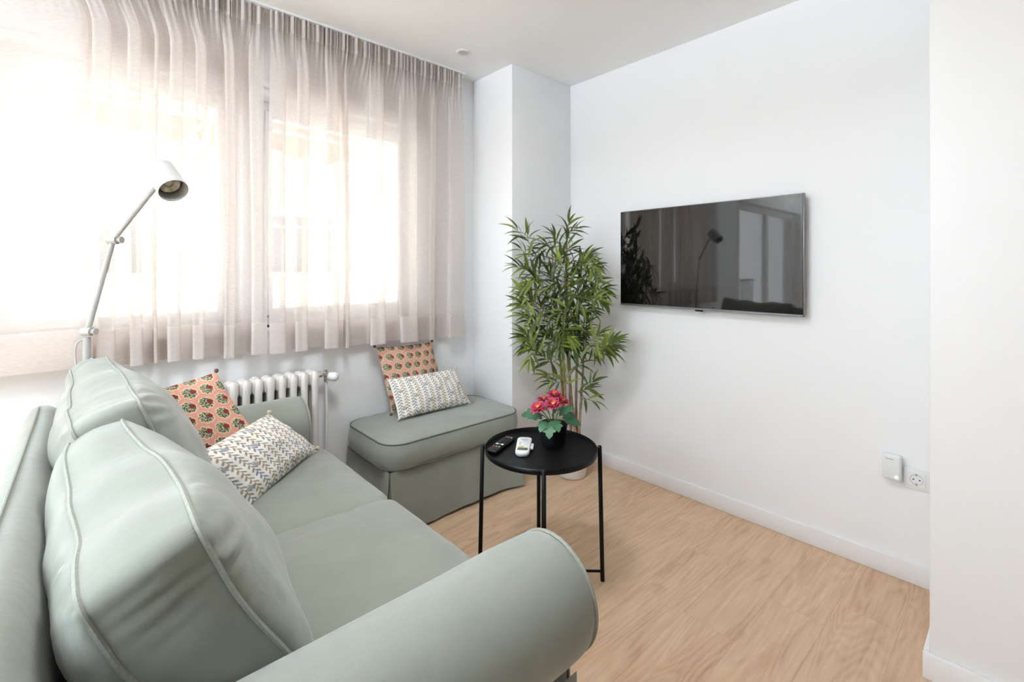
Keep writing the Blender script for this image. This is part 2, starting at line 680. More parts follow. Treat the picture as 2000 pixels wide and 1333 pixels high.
# floor: sub-floor with every plank as a piece of its own
floor = struct(MB().box(LEFTX-T, TVX+T, BACKY-T, WINY+T, -0.10, -0.0085), 'floor', M_sub)
rnd = random.Random(4)
PW, PL = 0.18, 1.22
y0 = 0.66 - PW*28
row = 0
while y0 < WINY:
    y1 = y0 + PW
    k = round((0.66 - y0)/PW)
    if k == 1:
        off = 1.895
    elif k == 0:
        off = 1.59
    else:
        off = 1.59 - rnd.uniform(0.05, PL)
    x = off
    while x > LEFTX:
        x -= PL
    while x < TVX:
        xa, xb = max(x, LEFTX), min(x+PL, TVX)
        ya, yb = max(y0, BACKY), min(y1, WINY)
        if xb - xa > 0.01 and yb-ya > 0.01:
            g = 0.0002
            MB().box(xa+g, xb-g, ya+g, yb-g, -0.0085, 0.0).build('plank', M_wood, floor, smooth=False)
        x += PL
    y0 = y1
    row += 1

struct(MB().box(LEFTX-T, TVX+T, BACKY-T, WINY+T, CEIL, CEIL+0.15), 'ceiling', M_ceil)
struct(MB().box(TVX, TVX+T, BACKY-T, WINY+T, 0, CEIL), 'wall_right', M_wall, smooth=False)
struct(MB().box(LEFTX, TVX, BACKY-T, BACKY, 0, CEIL), 'wall_back', M_backw, smooth=False)


def holed(axis, a0, a1, z0, z1, t0, t1, holes):
    """wall slab with rectangular openings, along axis x or y"""
    mb = MB()
    xs = sorted({a0, a1} | {h[0] for h in holes} | {h[1] for h in holes})
    for i in range(len(xs)-1):
        c = (xs[i]+xs[i+1])/2
        zs = [(z0, z1)]
        for h in holes:
            if h[0] < c < h[1]:
                zs = [(z0, h[2]), (h[3], z1)]
        for (p, q) in zs:
            if q-p > 1e-4:
                if axis == 'x':
                    mb.box(xs[i], xs[i+1], t0, t1, p, q)
                else:
                    mb.box(t0, t1, xs[i], xs[i+1], p, q)
    return mb


# added partition, out of view, keeping light off the near wall and cushion end
struct(MB().box(-1.17, -1.05, BACKY, 0.25, 0, CEIL, 0.004, 2), 'wall_light_block', M_wall)
WT = 0.26
struct(holed('x', LEFTX-T, TVX, 0, CEIL, WINY, WINY+WT, [W1, W2, W3]), 'wall_front', M_wall, smooth=False)
struct(holed('y', BACKY, WINY, 0, CEIL, LEFTX-T, LEFTX, [W4]), 'wall_left', M_wall, smooth=False)
struct(MB().box(1.878, TVX, 2.08, WINY, 0, CEIL, 0.004, 2), 'wall_corner', M_wall)
struct(MB().box(1.887, TVX, BACKY, 0.206, 0, CEIL, 0.004, 2), 'wall_near', M_wall)


def baseboard(name, x0, x1, y0, y1):
    return struct(MB().box(x0, x1, y0, y1, 0.0005, 0.08, 0.0025, 2), name, M_trim)


baseboard('baseboard_right', TVX-0.013, TVX-0.0005, 0.222, 2.079)
baseboard('baseboard_corner', 1.90, TVX-0.0135, 2.0665, 2.0795)
baseboard('baseboard_near', 1.8735, 1.8865, -4.1, 0.2205)
baseboard('baseboard_near_end', 1.8870, TVX-0.0135, 0.2065, 0.2205)
baseboard('baseboard_front', -1.45, 1.0, WINY-0.013, WINY-0.0005)

# shutter-box ledge that shows through the curtains
struct(MB().box(-0.62, 1.55, WINY-0.022, WINY-0.0005, 2.105, 2.135, 0.003, 2), 'trim_1', M_trim)


def window(name, W, ydepth, splits=1, sill=True):
    x0, x1, z0, z1 = W
    e = bpy.data.objects.new(name, None)
    C.objects.link(e)
    e['kind'] = 'structure'
    ya, yb = WINY+ydepth, WINY+ydepth+0.06
    f = MB()
    fw = 0.045
    f.box(x0, x0+fw, ya, yb, z0, z1, 0.004, 1).box(x1-fw, x1, ya, yb, z0, z1, 0.004, 1)
    f.box(x0+fw, x1-fw, ya, yb, z0, z0+fw, 0.004, 1).box(x0+fw, x1-fw, ya, yb, z1-fw, z1, 0.004, 1)
    f.build('window_frame', M_trim, e)
    w_ = (x1-x0-2*fw)/splits
    for i in range(splits):
        a = x0+fw+i*w_
        b = a+w_
        sh = MB()
        s_ = 0.04
        g = 0.003
        sh.box(a+g, a+s_, ya-0.012, yb-0.012, z0+fw, z1-fw, 0.004, 1).box(b-s_, b-g, ya-0.012, yb-0.012, z0+fw, z1-fw, 0.004, 1)
        sh.box(a+s_, b-s_, ya-0.012, yb-0.012, z0+fw+g, z0+fw+s_, 0.004, 1).box(a+s_, b-s_, ya-0.012, yb-0.012, z1-fw-s_, z1-fw-g, 0.004, 1)
        so = sh.build('sash', M_trim, e)
        MB().box(a+s_-0.005, b-s_+0.005, ya+0.012, ya+0.018, z0+fw+s_-0.005, z1-fw-s_+0.005).build('pane', M_glass, so)
    if sill:
        MB().box(x0-0.02, x1+0.02, WINY-0.015, ya, z0-0.02, z0, 0.004, 2).build('window_sill', M_trim, e)
    return e


window('window_1', W1, 0.10, 1)
window('window_2', W2, 0.10, 1)
window('window_3', W3, 0.10, 2, False)

# glazed opening added to the left wall, unseen, to bring in side light
e4 = bpy.data.objects.new('window_fill', None)
C.objects.link(e4)
e4['kind'] = 'structure'
f = MB()
xa, xb = LEFTX-0.10, LEFTX-0.05
f.box(xa, xb, W4[0], W4[1], W4[2], W4[2]+0.05, 0.004, 1).box(xa, xb, W4[0], W4[1], W4[3]-0.05, W4[3], 0.004, 1)
for yy in (W4[0], (W4[0]+W4[1])/2-0.025, W4[1]-0.05):
    f.box(xa, xb, yy, yy+0.05, W4[2]+0.05, W4[3]-0.05, 0.004, 1)
f.build('window_frame', M_trim, e4)
for i in (0, 1):
    a = W4[0]+0.05 + i*((W4[1]-W4[0])/2-0.025)
    MB().box(LEFTX-0.078, LEFTX-0.072, a-0.003, a+(W4[1]-W4[0])/2-0.072, W4[2]+0.047, W4[3]-0.047).build('pane', M_glass, e4)

# ------------------------------------------------------------------ outside
b = thing('apartment_building', 'pale apartment building across the street seen through the sheer curtains', 'building', (0, 9.0, -9))
BY = 9.0
wl = MB().box(-3.6, 9, BY, BY+0.5, -9, 6.6)
wl.build('facade_wall', M_fac, b, smooth=False)
for zf in (-2.3, 0.62, 3.05):
    MB().box(-3.6, 9, BY-0.9, BY, zf, zf+0.42, 0.02, 1).build('balcony_slab', M_fac, b)
    rl = MB()
    rl.box(-3.6, 9, BY-0.88, BY-0.85, zf+1.28, zf+1.32).box(-3.6, 9, BY-0.88, BY-0.85, zf+0.47, zf+0.50)
    x = -3.6
    while x < 9:
        rl.box(x, x+0.018, BY-0.875, BY-0.855, zf+0.50, zf+1.28)
        x += 0.16
    rl.build('balcony_railing', M_shut, b)
    for x in (-3.0, -0.4, 2.2, 4.8, 7.4):
        fr = MB()
        z0, z1 = zf+0.5, zf+2.35
        fr.box(x, x+1.3, BY-0.05, BY, z0, z1, 0.01, 1)
        fo = fr.build('window_surround', M_trim, b)
        MB().box(x+0.08, x+1.22, BY-0.06, BY-0.051, z0+0.05, z0+1.05).build('pane', M_dglass, fo)
        sh = MB()
        zz = z0+1.06
        while zz < z1-0.06:
            sh.box(x+0.06, x+1.24, BY-0.075, BY-0.051, zz, zz+0.045)
            zz += 0.052
        sh.build('roller_shutter', M_shut, fo)
for x in (1.2, 6.3):
    MB().box(x, x+0.7, BY-0.06, BY, -9, 6.6).build('brick_pier', M_fac2, b, smooth=False)
g = MB().box(-40, 40, WINY+0.5, 60, -9.3, -9.0)
struct(g, 'ground', M_street, smooth=False)


def awning(x0, x1, label):
    e = thing('awning', label, 'awning', ((x0+x1)/2, WINY+0.32, 2.25), 'awnings outside the windows')
    rows = []
    for i in range(2):
        rows.append([(x, lerp(WINY+0.28, WINY+0.95, i), lerp(2.40, 2.17, i)) for x in (x0, x1)])
    MB().quadgrid(rows).build('canopy_cloth', M_awn, e)
    v = MB()
    top, bot = [], []
    n = 60
    for i in range(n+1):
        x = lerp(x0, x1, i/n)
        top.append((x, WINY+0.952, 2.17))
        bot.append((x, WINY+0.952+0.006*math.sin(x*40), 2.015+0.022*math.cos(2*PI*x/0.235)))
    v.quadgrid([bot, top]).build('valance', M_awn, e)
    MB().tube([(x0, WINY+0.95, 2.17), (x1, WINY+0.95, 2.17)], 0.016, 8).build('front_bar', M_trim, e)


awning(-0.34, 0.535, 'cream scalloped awning outside the left-hand sheer-curtained window above the lamp')
awning(0.56, 1.55, 'cream scalloped awning outside the window above the ottoman')

# balcony railing outside the third window, mirrored in the television
br = thing('balcony_railing', 'black iron balcony railing outside, mirrored in the television screen', 'railing', (-2.5, WINY+0.8, 0))
q = MB()
q.box(-3.9, -1.2, WINY+0.78, WINY+0.82, 1.02, 1.06).box(-3.9, -1.2, WINY+0.785, WINY+0.815, 0.08, 0.11)
q.build('rail', M_iron, br)
x = -3.88
while x < -1.2:
    MB().box(x, x+0.016, WINY+0.792, WINY+0.808, 0.11, 1.02).build('baluster', M_iron, br)
    x += 0.115

# ------------------------------------------------------------------ curtains


def pxX(px, Y):
    return Y*math.tan(R(YAW) + math.atan((px-1000)/915.0))


def curtain(name, label, plan, zt, zb0, zb1, hem=0.143, seed=1, header=0.085, mat=None, hemmat=None, group=None, rows_n=36):
    """plan: list of (X, Y) points of the cloth at mid height, left to right"""
    mat = mat or M_cur
    hemmat = hemmat or M_hem
    pl = catmull([Vector((p[0], p[1], 0)) for p in plan], 5)
    n = len(pl)
    L = [0.0]
    for i in range(1, n):
        L.append(L[-1] + (pl[i]-pl[i-1]).length)
    tot = L[-1]
    # resample
    m = int(tot/0.0065)
    pts = []
    j = 0
    for i in range(m+1):
        d = tot*i/m
        while j < n-2 and L[j+1] < d:
            j += 1
        t = (d-L[j])/max(1e-9, L[j+1]-L[j])
        pts.append(pl[j].lerp(pl[j+1], t))
    xa, xb = pl[0].x, pl[-1].x
    ym = sum(p.y for p in pts)/len(pts)
    rr = random.Random(seed)
    ph = [rr.uniform(0, 6.28) for _ in range(6)]

    def P(i, z, zb, off=0.0):
        s = i/m
        p = pts[i]
        u = (zt - z)
        # gathered heading
        hx = lerp(xa, xb, s)
        hx = lerp(hx, p.x, 0.72)
        hy = ym + 0.010*math.sin(s*tot/0.028*2*PI + 1.2*math.sin(s*23)) + 0.006*math.sin(s*tot/0.071*2*PI)
        k = sstep(header*0.8, header*0.8+0.22, u)
        x = lerp(hx, p.x, k)
        flare = 1.0 + 0.14*sstep(0.6, 1.6, u)
        y = lerp(hy, ym + (p.y-ym)*flare, k)
        y += k*0.004*math.sin(s*tot*9+ph[0] + z*2.2) + k*0.003*math.sin(s*tot*21+ph[1]-z*3.1)
        x += k*0.006*math.sin(z*2.7+ph[2]+s*9)
        if u < header:                       # small pinch under the tape
            y += 0.0
        return Vector((x, y+off, z))
    o = thing(name, label, 'curtain', ((xa+xb)/2, ym, zb0), group)

    def rows(za, zb_fn, cnt, off=0.0):
        out = []
        for r_ in range(cnt+1):
            t = r_/cnt
            rw = []
            for i in range(m+1):
                s = i/m
                zb = lerp(zb0, zb1, s) + 0.004*math.sin(s*tot*7+ph[3])
                ztop, zbot = za(zb), zb_fn(zb)
                rw.append(P(i, lerp(ztop, zbot, t), zb, off))
            out.append(rw)
        return out
    MB().quadgrid(rows(lambda zb: zt, lambda zb: zb, rows_n)).build('cloth', mat, o, ang=180)
    MB().quadgrid(rows(lambda zb: zb+hem, lambda zb: zb-0.0008, 8, -0.0025)).build('hem', hemmat, o, ang=180)
    MB().quadgrid(rows(lambda zb: zt+0.001, lambda zb: zt-header, 6, -0.0025)).build('heading_tape', hemmat, o, ang=180)
    return o


def strips(spec, d=0.012):
    """spec: (px0, px1, Y) cloth strips seen in order, joined by steep returns that overlap by d"""
    out = []
    for i, (a, b_, Y) in enumerate(spec):
        xa_, xb_ = pxX(a, Y), pxX(b_, Y)
        if i > 0 and Y > spec[i-1][2]:
            xa_ = min(xa_, out[-1][0]) - d
        if i > 0 and Y < spec[i-1][2]:
            out[-1] = (out[-1][0] + d, out[-1][1])
        mid = (xa_+xb_)/2
        bow = -0.004 if (i % 2 == 0) else 0.004
        out += [(xa_, Y), (mid, Y+bow), (xb_, Y)]
    return out


F, B_ = 2.352, 2.412
rightp = strips([(526, 559, F+0.01), (560, 577, B_), (578, 603, F), (604, 634, B_), (635, 661, F), (662, 672, B_-0.01), (673, 681, F+0.01), (682, 715, B_),
                 (722, 751, F), (752, 778, B_), (780, 815, F), (816, 838, B_), (840, 851, F+0.025), (852, 874, B_), (876, 905, F+0.015)])
F2, B2 = 2.378, 2.428
leftp = [(-0.62, 2.40), (-0.55, 2.385), (-0.47, 2.425), (-0.38, 2.388), (-0.27, 2.40)]
leftp += strips([(0, 174, 2.392), (176, 183, B2-0.005), (184, 222, F2), (223, 250, B2-0.012), (251, 278, F2), (279, 300, B2-0.008), (301, 309, F2+0.005), (310, 328, B2), (329, 356, F2-0.01),
                 (358, 378, F2+0.02), (379, 402, F2-0.012), (403, 436, B2), (438, 459, F2-0.02), (460, 486, B2), (488, 518, F2-0.01)])
curtain('curtain', 'sheer pinkish linen curtain on the window behind the floor lamp', leftp, 2.4525, 0.868, 0.848, seed=3, group='linen curtains on the front windows')
curtain('curtain', 'sheer pinkish linen curtain hanging above the radiator valve and ottoman', rightp, 2.4525, 0.847, 0.816, seed=8, group='linen curtains on the front windows')
p3 = []
x = -3.85
i = 0
while x < -1.12:
    p3.append((x, 2.40 + (0.004 if i % 2 else -0.004)))
    x += 0.10 if i % 3 else 0.15
    i += 1
M_cur3 = mat_curtain('thin_voile', 0.80)
curtain('curtain', 'thin sheer curtain over the balcony window mirrored in the television', p3, 2.4525, 0.05, 0.05, seed=5, mat=M_cur3, hemmat=M_cur3, rows_n=14, group='linen curtains on the front windows')

t = thing('curtain_rail', 'slim grey ceiling track carrying the linen curtains', 'curtain rail', (0.5, 2.385, 2.45))
MB().box(-3.75, 1.745, 2.372, 2.396, 2.4535, 2.4668, 0.002, 1).build('track', M_trim, t)
MB().box(1.745, 1.752, 2.37, 2.398, 2.4525, 2.4668, 0.002, 1).build('end_cap', M_wplast, t)

# ------------------------------------------------------------------ cushions


def boxed(mbody, w_, h_, g_, bf, bb, r, M, n=26, side=0.012, seed=0, wr=0.004, deform=None, pw=0.5):
    """boxed cushion: two puffed faces, a gusset round the edge; returns the two piping loops"""
    sd = Vector((seed*3.1, seed*7.7, seed*1.3))

    def outline(a, b_):
        x, y = a*w_/2, b_*h_/2
        ex, ey = w_/2-r, h_/2-r
        dx, dy = abs(x)-ex, abs(y)-ey
        if dx > 0 and dy > 0:
            L_ = math.hypot(dx, dy)
            k = max(dx, dy)/L_
            x = math.copysign(ex+dx*k, x)
            y = math.copysign(ey+dy*k, y)
        return x, y

    def put(x, y, z):
        p = Vector((x, y, z))
        if deform:
            p = deform(p)
        return M @ p
    # denser grid towards the edge
    ts = [math.sin((-1+2*i/n)*PI/2) for i in range(n+1)]
    for sgn, bl in ((1, bf), (-1, bb)):
        rows = []
        for j in range(n+1):
            rw = []
            for i in range(n+1):
                a, b_ = ts[i], ts[j]
                x, y = outline(a, b_)
                prof = max(0.0, (1-a*a)*(1-b_*b_))**pw
                edge = 1-prof
                per = math.atan2(y/h_, x/w_)*3.2
                nm = noise.noise(Vector((per*1.6, sgn*4.0, 2.0))+sd)
                crease = max(0.0, nm+0.05)*math.sin(per*13 + 5*noise.noise(Vector((per*0.9, 7.0, sgn))+sd) + 3.0*prof)*wr*2.4*min(1.0, prof*5)*(1-prof)**2.0
                nz = crease + noise.noise(Vector((x*9, y*9, sgn*3))+sd)*wr*1.6*prof**0.3 + noise.noise(Vector((x*26, y*26, sgn))+sd)*wr*0.7*edge*(prof**0.15 if prof > 0 else 0)
                rw.append(put(x, y, sgn*(g_/2 + bl*prof) + (nz if prof > 0 else 0)))
            rows.append(rw)
        mbody.quadgrid(rows, flip=(sgn < 0))
    loop = [(i, 0) for i in range(n)] + [(n, j) for j in range(n)] + [(i, n) for i in range(n, 0, -1)] + [(0, j) for j in range(n, 0, -1)]
    K = 6
    ring = []
    for k in range(K+1):
        t = k/K
        rw = []
        for (i, j) in loop:
            x, y = outline(ts[i], ts[j])
            o_ = side*math.sin(PI*t)
            nx, ny = x/(w_/2), y/(h_/2)
            l_ = math.hypot(nx**5, ny**5) + 1e-9
            per = math.atan2(y/h_, x/w_)*3.2
            w1 = noise.noise(Vector((x*16, y*16, t*2.0))+sd)*wr*1.0*math.sin(PI*t)
            w1 += max(0.0, noise.noise(Vector((per*1.4, 3.0, 1.0))+sd))*math.sin(per*19 + t*2.5 + 4*noise.noise(Vector((per, 5.0, t*1.5))+sd))*wr*0.9*math.sin(PI*t)
            q_ = put(x + (o_+w1)*nx**5/l_, y + (o_+w1)*ny**5/l_, lerp(-g_/2, g_/2, t))
            rw.append(q_)
        rw.append(rw[0].copy())
        ring.append(rw)
    mbody.quadgrid(ring, flip=False)
    return ring[0][:-1], ring[-1][:-1]


def fix_normals(o):
    bm = bmesh.new()
    bm.from_mesh(o.data)
    bmesh.ops.remove_doubles(bm, verts=bm.verts, dist=1e-5)
    bmesh.ops.recalc_face_normals(bm, faces=bm.faces)
    bm.to_mesh(o.data)
    bm.free()
    o.data.set_sharp_from_angle(angle=R(70))


def frame(c, ux, uy):
    """matrix from a centre and two in-plane axes"""
    ux = Vector(ux).normalized()
    uz = ux.cross(Vector(uy)).normalized()
    uy = uz.cross(ux)
    m = Matrix.Identity(4)
    for i in range(3):
        m[i][0], m[i][1], m[i][2], m[i][3] = ux[i], uy[i], uz[i], c[i]
    return m


# ------------------------------------------------------------------ sofa
sofa = thing('sofa', 'sage green two-seat sofa with rolled arms and loose piped cushions', 'sofa', (0.3, 1.45, 0))
ARM_R, ARM_Z = 0.125, 0.54


def arm(yc, out, X1):
    """rolled arm; out = -1 or +1, the side the roll turns to"""
    prof = [(0.115, 0.03), (0.115, 0.25), (0.117, 0.45)]
    for k in range(0, 26):
        a = R(0 + 250*k/25)
        prof.append((ARM_R*math.cos(a), ARM_Z + ARM_R*math.sin(a)))
    prof += [(-0.047, 0.39), (-0.05, 0.30), (-0.053, 0.15), (-0.056, 0.03)]
    stations = [(-0.135, 0.96), (-0.13, 1.0), (0.1, 1.0), (0.3, 1.0), (0.5, 1.0), (X1-0.125, 1.0), (X1-0.065, 1.0), (X1-0.03, 0.995), (X1-0.012, 0.98), (X1-0.003, 0.955), (X1, 0.92)]
    rows = []
    for (x, s_) in stations:
        rw = []
        for (a, z) in prof:
            zz = ARM_Z + (z-ARM_Z)*s_ if z > 0.4 else z
            wv = 0.0015*math.sin(x*31+z*20+a*17)
            rw.append(Vector((x, yc - out*(a*s_) , zz + wv)))
        rows.append(rw)
    mb = MB().quadgrid(rows)
    body = mb.build('armrest', M_sofa, sofa, ang=60)
    fix_normals(body)
    # front panel with piped edge
    pf = [Vector((X1-0.002, yc - out*a*0.93, ARM_Z+(z-ARM_Z)*0.93 if z > 0.4 else z)) for (a, z) in prof]
    fp = MB()
    fp.add(pf + [p+Vector((0.006, 0, 0)) for p in pf], [tuple(len(pf)+i for i in range(len(pf)))] + [(i, i+1, len(pf)+i+1, len(pf)+i) for i in range(len(pf)-1)])
    fpo = fp.build('arm_front_panel', M_sofa, body, ang=30)
    pp = [Vector((X1+0.001, yc - out*a*0.955, ARM_Z+(z-ARM_Z)*0.955 if z > 0.4 else z)) for (a, z) in prof]
    MB().tube(pp, 0.0042, 6).build('piping', M_pipe, body)
    return body


arm(0.70, -1, 0.75)
arm(2.20, 1, 0.708)
# base under the seats, with gathered skirt
MB().box(-0.10, 0.715, 0.60, 2.30, 0.05, 0.315, 0.012, 2).build('seat_base', M_sofa, sofa)


def skirt(pts, zt, zb, flare, seed):
    """vertical cloth panel along pts (plan points) with outward flare toward the hem; left normal = outward"""
    rr = random.Random(seed)
    ph = rr.uniform(0, 6)
    P_ = catmull([Vector((p[0], p[1], 0)) for p in pts], 10)
    rows = []
    for k in range(9):
        t = k/8
        rw = []
        for i, p in enumerate(P_):
            tg = (P_[min(i+1, len(P_)-1)] - P_[max(i-1, 0)]).normalized()
            nr = Vector((tg.y, -tg.x, 0))
            s_ = i/(len(P_)-1)
            e_ = max(0.0, abs(s_-0.5)*2-0.72)/0.28
            o_ = flare*t**1.5*(0.35+0.65*e_) + 0.003*t*math.sin(s_*19+ph) + 0.002*t*math.sin(s_*41+ph)
            rw.append(Vector((p.x, p.y, lerp(zt, zb + 0.004*math.sin(s_*8+ph), t))) + nr*o_)
        rows.append(rw)
    return MB().quadgrid(rows)


skirt([(-0.145, 2.28), (-0.145, 1.8), (-0.145, 1.2), (-0.145, 0.62)][::-1], 0.33, 0.02, 0.012, 1).build('skirt_panel', M_sofa, sofa, ang=80)
skirt([(0.735, 0.585+0.14), (0.735, 1.1), (0.735, 1.7), (0.735, 2.17)], 0.30, 0.02, 0.02, 2).build('skirt_panel', M_sofa, sofa, ang=80)
skirt([(-0.14, 0.635), (0.2, 0.635), (0.5, 0.635), (0.755, 0.635)], 0.40, 0.02, 0.02, 3).build('skirt_panel', M_sofa, sofa, ang=80)
for (x, y) in ((0.05, 0.72), (0.62, 0.72), (0.12, 2.18), (0.62, 2.18)):
    MB().box(x-0.025, x+0.025, y-0.025, y+0.025, 0.0, 0.05, 0.004, 1).build('leg', M_black, sofa)

# back frame
pr = [(-0.125, 0.05), (-0.135, 0.35), (-0.150, 0.60), (-0.157, 0.71), (-0.152, 0.755), (-0.135, 0.778), (-0.112, 0.785), (-0.088, 0.776), (-0.068, 0.755), (-0.052, 0.715), (-0.035, 0.62), (-0.02, 0.45), (-0.02, 0.05)]
ys = [0.555, 0.557, 0.570, 0.60, 0.8, 1.0, 1.2, 1.4, 1.6, 1.8, 2.0, 2.12, 2.19, 2.215, 2.225, 2.228]
rows = []
for y in ys:
    e_ = min(1.0, (y-0.550)/0.05, (2.233-y)/0.05)
    k = math.sqrt(max(0.0, 1-(1-e_)**2))
    rows.append([Vector((-0.12 + (x+0.12)*lerp(0.35, 1, k), y, z - (1-k)*0.05*sstep(0.4, 0.8, z) + 0.002*math.sin(y*14+x*30))) for (x, z) in catmull([Vector((p[0], p[1], 0)) for p in pr], 3) for x, z in [(0, 0)]] if False else
                [Vector((-0.12 + (p.x+0.12)*lerp(0.35, 1, k), y, p.y - (1-k)*0.05*sstep(0.4, 0.8, p.y) + 0.002*math.sin(y*14+p.x*30))) for p in catmull([Vector((q_[0], q_[1], 0)) for q_ in pr], 3)])
bfo = MB().quadgrid(rows).build('back_frame', M_sofa, sofa, ang=75)
fix_normals(bfo)
MB().tube(catmull([(-0.128, 0.57, 0.62), (-0.13, 0.60, 0.75), (-0.124, 0.66, 0.785), (-0.122, 1.0, 0.7875), (-0.121, 1.5, 0.787), (-0.121, 2.0, 0.7865), (-0.122, 2.17, 0.784), (-0.122, 2.215, 0.75), (-0.12, 2.226, 0.6)], 6), 0.003, 6).build('piping', M_pipe, bfo)

# seat cushions
for k, (ya, yb, dz) in enumerate(((0.828, 1.462, 0.006), (1.446, 2.078, 0.0))):
    mb = MB()
    Mx = frame((0.435, (ya+yb)/2, 0.392+dz), (0, 1, 0), (-1, 0, 0))
    l0, l1 = boxed(mb, yb-ya, 0.645, 0.125, 0.042, 0.010, 0.05, Mx, n=26, side=0.016, seed=3+k, wr=0.0035, pw=0.42)
    so = mb.build('seat_cushion', M_sofa, sofa)
    fix_normals(so)
    MB().tube(l1, 0.0036, 6, closed=True).build('piping', M_pipe, so)

# back cushions


def back_cushion(c, w_, h_, lean, seed, sag, g_, pinch):
    a = R(lean)
    upv = Vector((-math.sin(a), 0, math.cos(a)))
    Mx = frame(c, (0, 1, 0), upv)         # local x = +Y, local y = up the back, local z = towards the seat

    def dfm(p):
        q_ = p.copy()
        u = p.x/(w_/2)
        v = p.y/(h_/2)
        q_.y -= sag*(0.5-0.5*u)*max(0.0, v+0.3)*0.6
        q_.y += -0.006*math.cos(u*PI*0.9)*max(0, v) - 0.006*math.sin(u*9+seed)*max(0, v)**2
        q_.z += 0.006*math.sin(u*3.1+seed*2)*max(0, v)
        q_.z += (0.030 if p.z > 0 else 0.062)*sstep(0.3, -1.0, u)*sstep(0.5, -1.0, v)
        far = sstep(-0.2, 1.0, u)
        q_.z -= far*sstep(-0.4, 1.0, v)*pinch*sstep(-0.09, 0.09, p.z)
        q_.y += far*sstep(0.2, 1.0, v)*0.014
        return q_
    mb = MB()
    l0, l1 = boxed(mb, w_, h_, g_, 0.085, 0.090, 0.024, Mx, n=58, side=0.013, seed=seed, wr=0.0062, deform=dfm, pw=0.5)
    o = mb.build('back_cushion', M_sofa, sofa)
    fix_normals(o)
    MB().tube(l1, 0.0045, 6, closed=True).build('piping', M_pipe, o)
    MB().tube(l0, 0.0045, 6, closed=True).build('piping', M_pipe, o)
    return o


back_cushion((0.122, 1.135, 0.660), 0.63, 0.44, 23, 5, 0.045, 0.140, 0.045)
back_cushion((0.095, 1.735, 0.708), 0.62, 0.44, 20, 9, 0.02, 0.125, 0.040)

# ------------------------------------------------------------------ ottoman
OX0, OX1, OY0, OY1 = 1.006, 1.846, 1.952, 2.447
ott = thing('ottoman', 'sage green ottoman with loose top cushion and skirt, in the window corner', 'ottoman', ((OX0+OX1)/2, (OY0+OY1)/2, 0))
mb = MB()
Mx = frame(((OX0+OX1)/2, (OY0+OY1)/2, 0.362), (1, 0, 0), (0, 1, 0))
l0, l1 = boxed(mb, OX1-OX0, OY1-OY0, 0.118, 0.020, 0.004, 0.10, Mx, n=30, side=0.012, seed=21, wr=0.0022, pw=0.4)
oc = mb.build('top_cushion', M_sofa, ott)
fix_normals(oc)
MB().tube(l1, 0.0036, 6, closed=True).build('piping', M_seam, oc)
MB().tube(l0, 0.0042, 6, closed=True).build('piping', M_seam, oc)
MB().box(OX0+0.03, OX1-0.03, OY0+0.03, OY1-0.01, 0.03, 0.298, 0.01, 1).build('base_box', M_sofa, ott)
x0, x1, y0, y1 = OX0+0.014, OX1-0.012, OY0+0.014, OY1-0.012
skirt([(x0+0.004, y0), (lerp(x0, x1, .33), y0), (lerp(x0, x1, .66), y0), (x1-0.002, y0)], 0.300, 0.016, 0.045, 11).build('skirt_panel', M_sofa, ott, ang=80)
skirt([(x0, y1), (x0, lerp(y0, y1, .6)), (x0, lerp(y0, y1, .3)), (x0, y0+0.004)], 0.300, 0.016, 0.030, 12).build('skirt_panel', M_sofa, ott, ang=80)
skirt([(x1, y0+0.004), (x1, lerp(y0, y1, .3)), (x1, lerp(y0, y1, .6)), (x1, y1)], 0.300, 0.016, 0.030, 13).build('skirt_panel', M_sofa, ott, ang=80)
for (cx, cy) in ((x0+0.012, y0+0.012), (x1-0.012, y0+0.012)):
    k = MB()
    sx = 1 if cx > 1.4 else -1
    rows = []
    for i in range(6):
        t_ = i/5
        z = lerp(0.29, 0.020, t_)
        o_ = 0.028*t_**1.5
        rows.append([Vector((cx-0.03*sx, cy-0.004-o_*0.9, z)), Vector((cx+sx*o_*0.5, cy-o_*0.5, z)), Vector((cx+sx*(0.004+o_*0.8), cy+0.03, z))])
    k.quadgrid(rows).build('corner_pleat', M_sofa, ott, ang=80)
for (x, y) in ((1.10, 2.03), (1.77, 2.03), (1.10, 2.40), (1.77, 2.40)):
    MB().box(x-0.02, x+0.02, y-0.02, y+0.02, 0.0, 0.032, 0.003, 1).build('foot', M_black, ott)

# ------------------------------------------------------------------ throw pillows


